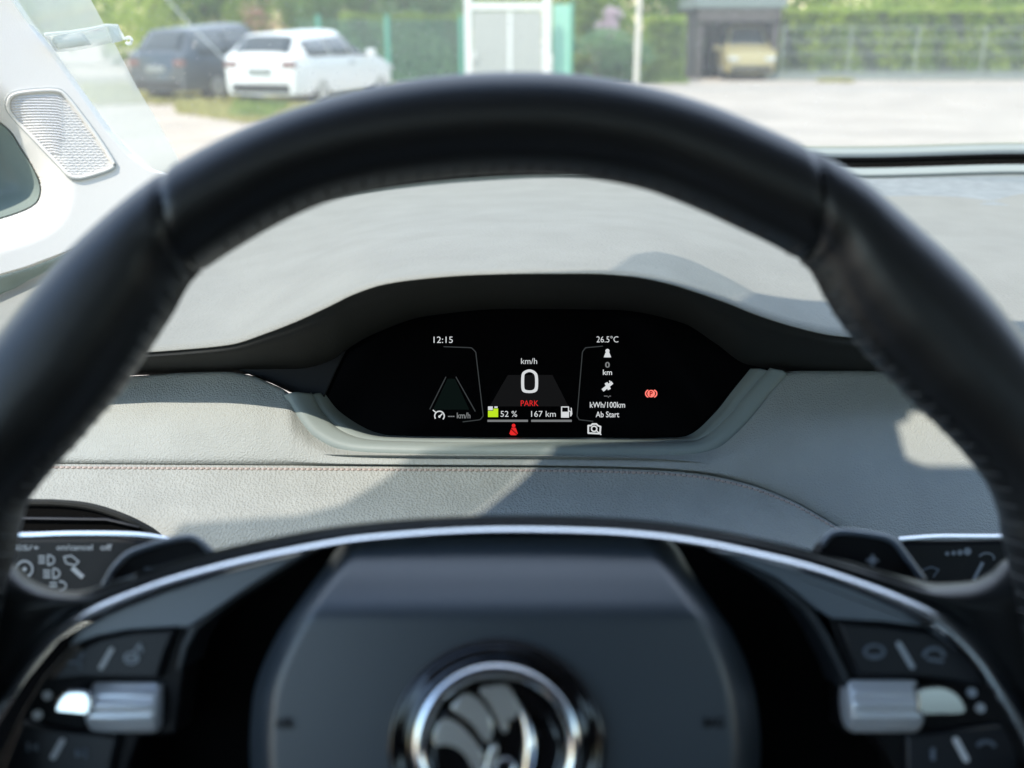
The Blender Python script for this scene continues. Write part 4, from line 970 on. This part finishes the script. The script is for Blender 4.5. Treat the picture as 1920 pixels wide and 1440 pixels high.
# grey satin trims beside the chrome arc
tl = [(128, 1212), (150, 1178), (215, 1146), (310, 1109), (410, 1078), (505, 1053), (580, 1037), (545, 1052), (470, 1098), (410, 1140), (352, 1178), (330, 1176), (240, 1182), (180, 1194)]
wprism('spoke_trim', tl, HP-.02, HP+.001, MAT['satin'], sw, .0012); 
wprism('trim_edge', [(585, 1034), (560, 1052), (500, 1090), (430, 1135), (372, 1180), (352, 1215), (340, 1260), (328, 1256), (338, 1212), (352, 1176), (412, 1134), (475, 1090), (540, 1048), (570, 1034)], HP-.025, HP-.002, MAT['trimedge'], sw, .001)
tr_ = [(1368, 1041), (1400, 1043), (1500, 1071), (1600, 1105), (1690, 1145), (1756, 1182), (1800, 1222), (1740, 1176), (1660, 1166), (1560, 1160), (1530, 1140), (1460, 1085)]
wprism('spoke_trim', tr_, HP-.02, HP+.001, MAT['satin'], sw, .0012)
wprism('trim_edge', [(1345, 1036), (1368, 1040), (1458, 1085), (1522, 1138), (1556, 1190), (1590, 1262), (1602, 1300), (1590, 1302), (1574, 1262), (1540, 1196), (1505, 1145), (1440, 1092), (1380, 1058)], HP-.025, HP-.002, MAT['trimedge'], sw, .001)
def switch_panel(px_up, px_lo, base_px, side):
    base = wprism('switch_panel', base_px, HP-.02, HP-.004, MAT['black'], sw, .001)
    up = wprism('button', px_up, HP-.006, HP-.001, MAT['panel'], base, .0012); lo = wprism('button', px_lo, HP-.006, HP-.001, MAT['panel'], base, .0012)
    return base, up, lo
LB = [(352, 1172), (240, 1178), (178, 1192), (128, 1216), (78, 1272), (38, 1340), (0, 1420), (-30, 1520), (230, 1540), (240, 1440), (262, 1382), (330, 1376), (345, 1260)]
lb, lu, ll = switch_panel([(330, 1178), (245, 1184), (188, 1196), (140, 1220), (96, 1268), (92, 1280), (160, 1272), (296, 1274), (312, 1222)], [(40, 1352), (98, 1366), (180, 1374), (222, 1380), (210, 1430), (205, 1520), (-10, 1520), (8, 1430)], LB, -1)
RB = [(1556, 1158), (1660, 1166), (1742, 1177), (1800, 1200), (1850, 1250), (1895, 1325), (1930, 1410), (1950, 1530), (1690, 1540), (1680, 1440), (1640, 1380), (1585, 1376), (1585, 1260)]
rb, ru, rl = switch_panel([(1572, 1166), (1655, 1172), (1738, 1184), (1790, 1206), (1830, 1250), (1852, 1290), (1790, 1280), (1720, 1270), (1608, 1268)], [(1700, 1378), (1800, 1366), (1880, 1356), (1905, 1400), (1925, 1520), (1710, 1520), (1700, 1430)], RB, 1)
# marks
hm = HP-.0008
pillcap('divider_mark', (189, 1252), (209, 1218), 8, hm, MAT['mark'], lu); pillcap('divider_mark', (99, 1420), (116, 1390), 10, hm, MAT['mark'], ll)
pillcap('divider_mark', (1686, 1208), (1711, 1250), 9, hm, MAT['midmark'], ru); pillcap('divider_mark', (1793, 1388), (1812, 1424), 11, hm, MAT['mark'], rl)
def icon(name, polys, mat, par, h=hm):
    m = MB()
    for px in polys:
        q = [WP(u, v, h+.0004) for u, v in px]; n = len(q)
        a = sum(q[i].x*q[(i+1)%n].y-q[(i+1)%n].x*q[i].y for i in range(n))
        if a < 0: q = q[::-1]
        m.add([Vector((p.x, p.y, h-.0008)) for p in q] + q, [tuple(range(n, 2*n))] + [(i, (i+1)%n, n+(i+1)%n, n+i) for i in range(n)])
    return wmesh(name, m.v, m.f, mat, par, smooth=False)
icon('steering_icon', stroke(arc(246, 1234, 12, 0, 340, 16, 10), 4, True) + stroke([(236, 1234), (256, 1234)], 4) + stroke([(252, 1222), (262, 1208), (266, 1222)], 4), MAT['midmark'], lu)
icon('voice_icon', stroke([(128, 1242), (148, 1242), (150, 1252)], 4) + stroke([(150, 1236), (156, 1224)], 4), MAT['dimmark'], lu)
icon('skip_icon', stroke([(52, 1394), (52, 1408)], 4) + [[(58, 1401), (70, 1393), (70, 1409)]], MAT['dimmark'], ll); icon('skip_icon', stroke([(160, 1406), (160, 1420)], 4) + [[(154, 1413), (142, 1405), (142, 1421)]], MAT['dimmark'], ll)
icon('view_icon', stroke(arc(1640, 1222, 18, 0, 345, 16, 12), 5, True) + stroke([(1628, 1230), (1652, 1230)], 4), MAT['dimmark'], ru); icon('assist_icon', stroke(arc(1752, 1230, 18, 180, 360, 12, 14), 6) + stroke([(1740, 1236), (1768, 1240)], 5), MAT['dimmark'], ru)
icon('phone_icon', stroke(arc(1850, 1400, 15, 190, 350, 10, 9), 6), MAT['dimmark'], rl); icon('mute_icon', stroke([(1750, 1405), (1750, 1424)], 7), MAT['dimmark'], rl)
for par, pts in ((lb, ((88, 1304), (69, 1341))), (rb, ((1823, 1299), (1839, 1328)))):
    for u, v in pts: icon('dot_mark', [arc(u, v, 9, 0, 345, 14)], MAT['mark'] if par is lb else MAT['midmark'], par, HP-.0035)
# rollers
wl = barrel('thumb_roller', 172, 306, 1277, 1370, HP-.004, MAT['roller'], sw)
wr = barrel('thumb_roller', 1583, 1722, 1273, 1370, HP-.004, MAT['roller'], sw)
def nose(px, par, mat):
    o = wprism('roller_tip', px, HP-.012, HP+.004, mat, par, .0028, 4); return o
nose([tuple(p) for p in cr([(100, 1330), (112, 1306), (132, 1294), (165, 1297), (170, 1318), (166, 1342), (130, 1341), (104, 1338)], 30, True)], wl, MAT['chrome'])
tipd = nose([tuple(p) for p in cr([(1724, 1292), (1765, 1287), (1795, 1300), (1812, 1325), (1808, 1340), (1770, 1342), (1726, 1340), (1722, 1315)], 30, True)], wr, MAT['tipdark'])
# shift paddles behind the spokes
def paddle(px, edge, sign, ang):
    o = wprism('shift_paddle', px, -.050, -.042, MAT['black'], sw, .001)
    m = MB(); m.tube([WP(u, v, -.0415) for u, v in edge], .0011, 8); wmesh('paddle_edge', m.v, m.f, MAT['satin'], o)
    return o
pl = paddle([(190, 1120), (215, 1070), (245, 1040), (290, 1024), (350, 1012), (372, 1018), (402, 1046), (440, 1090), (300, 1180)], cr([(192, 1104), (214, 1066), (240, 1040), (268, 1028), (300, 1018), (345, 1008), (370, 1012), (400, 1040)], 30), '-', 0)
icon('minus_mark', stroke([(272, 1066), (292, 1066)], 4), MAT['dimmark'], pl, -.0415)
pr = paddle([(1500, 1090), (1538, 1028), (1556, 1006), (1575, 1000), (1640, 1006), (1675, 1016), (1700, 1046), (1735, 1092), (1740, 1180)], cr([(1540, 1022), (1560, 1000), (1590, 997), (1650, 1005), (1676, 1015), (1700, 1045), (1732, 1088)], 30), '+', 0)
icon('plus_mark', stroke([(1628, 1051), (1646, 1051)], 4) + stroke([(1637, 1042), (1637, 1060)], 4), MAT['midmark'], pr, -.0415)

# ------------------------------------------------------------------ stalks, vent, column
def stalk(name, label, px, d, line, cat='stalk'):
    r = root(name, P(px[0][0], px[0][1], d+.03), label, cat)
    o = blk('body', px, d, d+.018, MAT['stalk'], r, .002)
    m = MB(); m.tube([P(u, v, d+.001) for u, v in line], .0011, 8); m.build('chrome_edge', MAT['satin_chrome'], r, True)
    return r
dS = .395
sL = stalk('lighting_stalk', 'black light and cruise stalk printed with white lamp symbols', [(-250, 1012), (60, 1007), (215, 1006), (300, 1014), (330, 1030), (300, 1160), (-250, 1180)], dS, cr([(-250, 1010), (35, 1004), (120, 1001), (215, 1001), (270, 1004), (320, 1012)], 30))
sR = stalk('wiper_stalk', 'black wiper stalk right of the plus paddle with small marks', [(1660, 1030), (1700, 1014), (1900, 1012), (2150, 1012), (2150, 1180), (1660, 1170)], dS, cr([(1685, 1012), (1760, 1007), (1850, 1007), (2150, 1007)], 30))
def DS(u, v, l=.0006): return P(u, v, dS - .0006)
def sprism(name, polys, mat, par):
    m = MB()
    for px in polys:
        n = len(px); a = sum(px[i][0]*px[(i+1)%n][1]-px[(i+1)%n][0]*px[i][1] for i in range(n)); q = px if a < 0 else px[::-1]
        m.add([P(u, v, dS-.0005) for u, v in q] + [P(u, v, dS+.0002) for u, v in q], [tuple(range(n))] + [(i, n+i, n+(i+1)%n, (i+1)%n) for i in range(n)])
    return m.build(name, mat, par)
text('stalk_lettering', 'RES/+', 45, 1027, 10, MAT['stalkmark'], sL, fn=DS, width=58, bold=.02); text('stalk_lettering', 'on/cancel', 140, 1026, 11, MAT['stalkmark'], sL, fn=DS, width=68, bold=.02); text('stalk_lettering', 'off', 199, 1026, 11, MAT['stalkmark'], sL, fn=DS, width=22, bold=.02)
def lamp(cu, cv, k=1.0):
    return [arc(cu+6, cv, 9*k, -90, 90, 10, 9*k) and arc(cu+2, cv, 10*k, -90, 90, 10, 9*k)] + stroke([(cu-14, cv-7), (cu-3, cv-7)], 2.6) + stroke([(cu-14, cv-2), (cu-3, cv-2)], 2.6) + stroke([(cu-14, cv+3), (cu-3, cv+3)], 2.6) + stroke([(cu-14, cv+8), (cu-3, cv+8)], 2.6)
sprism('lamp_symbol', stroke(arc(90, 1050, 12, -90, 90, 12, 9), 4) + stroke([(90, 1041), (90, 1059)], 3) + stroke([(73, 1043), (84, 1043)], 3) + stroke([(73, 1049), (84, 1049)], 3) + stroke([(73, 1055), (84, 1055)], 3), MAT['stalkmark'], sL)
sprism('lamp_symbol', stroke(arc(100, 1075, 12, -90, 90, 12, 9), 4) + stroke([(100, 1066), (100, 1084)], 3) + stroke([(82, 1070), (94, 1070)], 3) + stroke([(82, 1076), (94, 1076)], 3) + stroke([(82, 1082), (94, 1082)], 3), MAT['stalkmark'], sL)
sprism('lamp_symbol', stroke(arc(112, 1098, 12, -90, 90, 12, 8), 4) + stroke([(94, 1093), (106, 1093)], 3) + stroke([(94, 1099), (106, 1099)], 3), MAT['stalkmark'], sL)
sprism('indicator_symbol', stroke([(120, 1044), (134, 1042), (148, 1053), (140, 1060), (124, 1056)], 3, True), MAT['stalkmark'], sL); sprism('indicator_bar', stroke([(137, 1066), (154, 1081)], 9), MAT['stalkmark'], sL)
sprism('dial_symbol', stroke(arc(46, 1067, 15, -180, 60, 14), 4) + [arc(46, 1067, 4, 0, 330, 8)], MAT['stalkmark'], sL)
sprism('interval_marks', [arc(1776, 1038, 4, 0, 330, 8), arc(1788, 1037, 4.5, 0, 330, 8), arc(1800, 1036, 5.5, 0, 330, 8), arc(1814, 1034, 7.5, 0, 330, 8)], MAT['stalkmark'], sR)
sprism('wiper_symbol', stroke([(1826, 1086), (1842, 1056)], 7) + stroke(arc(1850, 1046, 14, 200, 380, 10, 9), 3), MAT['stalkmark'], sR)
sprism('washer_symbol', stroke([(1732, 1068), (1746, 1063), (1760, 1068), (1750, 1082)], 2.5), MAT['dimmark'], sR)
# air vent left of the column
vt = root('air_vent', P(120, 980, .50), 'black slatted air vent above the left stalk', 'air vent')
vout = [(-260, 930), (30, 941), (110, 943), (170, 950), (225, 967), (270, 988), (300, 1010), (330, 1060), (300, 1130), (-260, 1130)]
blk('housing', vout, .488, .53, MAT['voidm'], vt, .002)
m = MB(); m.tube([P(u, v, .487) for u, v in cr([(-260, 930), (30, 941), (110, 943), (170, 950), (225, 967), (270, 988), (300, 1010), (330, 1060)], 40)], .0018, 8); m.build('surround', MAT['hooddark'], vt, True)
for v in (974, 1000):
    m = MB(); m.tube([P(-260, v-4, .486), P(60, v-2, .486), P(200, v, .486), P(262, v+14, .486)], .0010, 6); m.build('slat', MAT['panel'], vt, True)
# column shroud
cs = root('column_shroud', W0 - WN*.07, 'black steering column shroud behind the wheel hub', 'shroud')
m = MB(); c0 = W0 - WN*.064; pts = [c0 + (-WN)*t + Vector((0, 0, -.05)) for t in (0, .05, .14, .2)]; m.tube(pts, [.035, .04, .045, .045], 24); m.build('cover', MAT['voidm'], cs, True)

# ------------------------------------------------------------------ unseen roof and strip, shaped to cast the shadows on wheel and dash
ZR = 1.60
def sun_to_roof(p): return p + SUN*((ZR - p.z)/SUN.z)
def pad_pt(u, v): return P(*on_pad([(u, v, 0)], 0)[0])
def face_pt(u, v):
    rows = [ftop, mixrow(ftop, seam, .5, -.005), seam, mixrow(seam, low, .33, -.009), mixrow(seam, low, .6, -.010), low]
    vs = [float(pchip([p[0] for p in b], [p[1] for p in b], np.array([u]))[0]) for b in rows]; ds = [float(pchip([p[0] for p in b], [p[2] for p in b], np.array([u]))[0]) for b in rows]
    return P(u, v, float(np.interp(v, vs, ds)))
A1 = sun_to_roof(face_pt(905, 960)); A2 = sun_to_roof(face_pt(1043, 846)); A3 = sun_to_roof(pad_pt(1378, 566)); A4 = sun_to_roof(pad_pt(1412, 549)); A5 = sun_to_roof(pad_pt(1565, 566)); A6 = sun_to_roof(pad_pt(1640, 580)); A7 = sun_to_roof(pad_pt(1800, 600)); A8 = sun_to_roof(pad_pt(2250, 600))
Bq = [sun_to_roof(face_pt(340, 985)), sun_to_roof(face_pt(560, 968)), sun_to_roof(face_pt(640, 948)), sun_to_roof(face_pt(800, 851)), sun_to_roof(pad_pt(1145, 508)), sun_to_roof(pad_pt(1190, 477)), sun_to_roof(pad_pt(1230, 472)), sun_to_roof(pad_pt(1290, 487)), sun_to_roof(pad_pt(1412, 547))]
from mathutils.geometry import tessellate_polygon
rf = root('cabin_shade_shell', (.3, -.5, .3), 'unseen dark cabin shell added to cut bounced light, roof shaped by the dash shadows', 'car cabin')
A = [A1, A2, A3, A4, A5, A6, A7, A8]
outer_r = [(-.62, -1.7), (1.4, -1.7), (1.4, .20), (.9, .25), (.5, .265)] + [(p.x, p.y) for p in A[::-1]] + [(-.31, .10), (-.37, .055), (-.45, .0), (-.62, -.08)]
hole = [sun_to_roof(face_pt(u, v)) for u, v in ((1706, 772), (1704, 786), (1681, 797), (1690, 835), (1699, 864), (1735, 878), (1900, 880), (1900, 772))]  # opening cut in the unseen roof so sun reaches the right dash
hole = [(p.x, p.y) for p in hole]
def holed(name, out, holes, z0, z1, mat, par):
    loops = [[Vector((x, y, 0)) for x, y in l] for l in [out] + holes]
    tris = tessellate_polygon(loops); flat = [p for l in loops for p in l]; n = len(flat)
    m = MB(); fs = [tuple(t) for t in tris] + [tuple(i + n for i in t)[::-1] for t in tris]; k = 0
    for l in loops:
        fs += [(k+i, k+(i+1) % len(l), n+k+(i+1) % len(l), n+k+i) for i in range(len(l))]; k += len(l)
    m.add([(p.x, p.y, z0) for p in flat] + [(p.x, p.y, z1) for p in flat], fs)
    o = m.build(name, mat, par); b = bmesh.new(); b.from_mesh(o.data); bmesh.ops.recalc_face_normals(b, faces=b.faces); b.to_mesh(o.data); b.free(); return o
holed('lining', outer_r, [hole], ZR-.002, ZR+.002, MAT['head'], rf)
band = [(p.x, p.y) for p in Bq[:-1]] + [(A4.x-.0005, A4.y+.0015)] + [(p.x-.0015, p.y+.0012) for p in (A3, A2, A1)] + [(-.3115, .1012), (-.3715, .0562), (-.4515, .0015), (-.5, -.02)]
holed('half_shadow_band', band, [], ZR-.001, ZR+.001, MAT['tinted'], rf)  # added strip out of view, outline traced from the half shadow on the dash

def cbox(name, a, b): m = MB(); m.box(a, b); bevel(m.build(name, MAT['cabin'], rf), .02)  # dark panels out of view, added to cut bounced light in the cabin
cbox('floor', (-.62, -1.7, .28), (1.4, 1.0, .32)); cbox('door_panel', (-.68, -1.7, .32), (-.62, .5, .93)); cbox('door_panel', (1.4, -1.7, .32), (1.46, .5, 1.0))
cbox('rear_blocker', (-.62, -1.76, .32), (1.4, -1.7, 1.45)); cbox('seat_back', (-.27, -.62, .40), (.27, -.42, 1.2)); cbox('headrest', (-.13, -.60, 1.22), (.13, -.48, 1.42)); cbox('seat_back', (.55, -.62, .40), (1.1, -.42, 1.2))
cbox('bulkhead', (-.6, .72, .32), (1.4, .76, .95))

cbox('side_blocker', (1.4, .5, .32), (1.46, 1.0, 1.0))
cbox('side_blocker', (-.68, -1.7, .93), (-.62, -.55, 1.25)); cbox('side_blocker', (1.4, -1.7, 1.0), (1.46, -.55, 1.25))
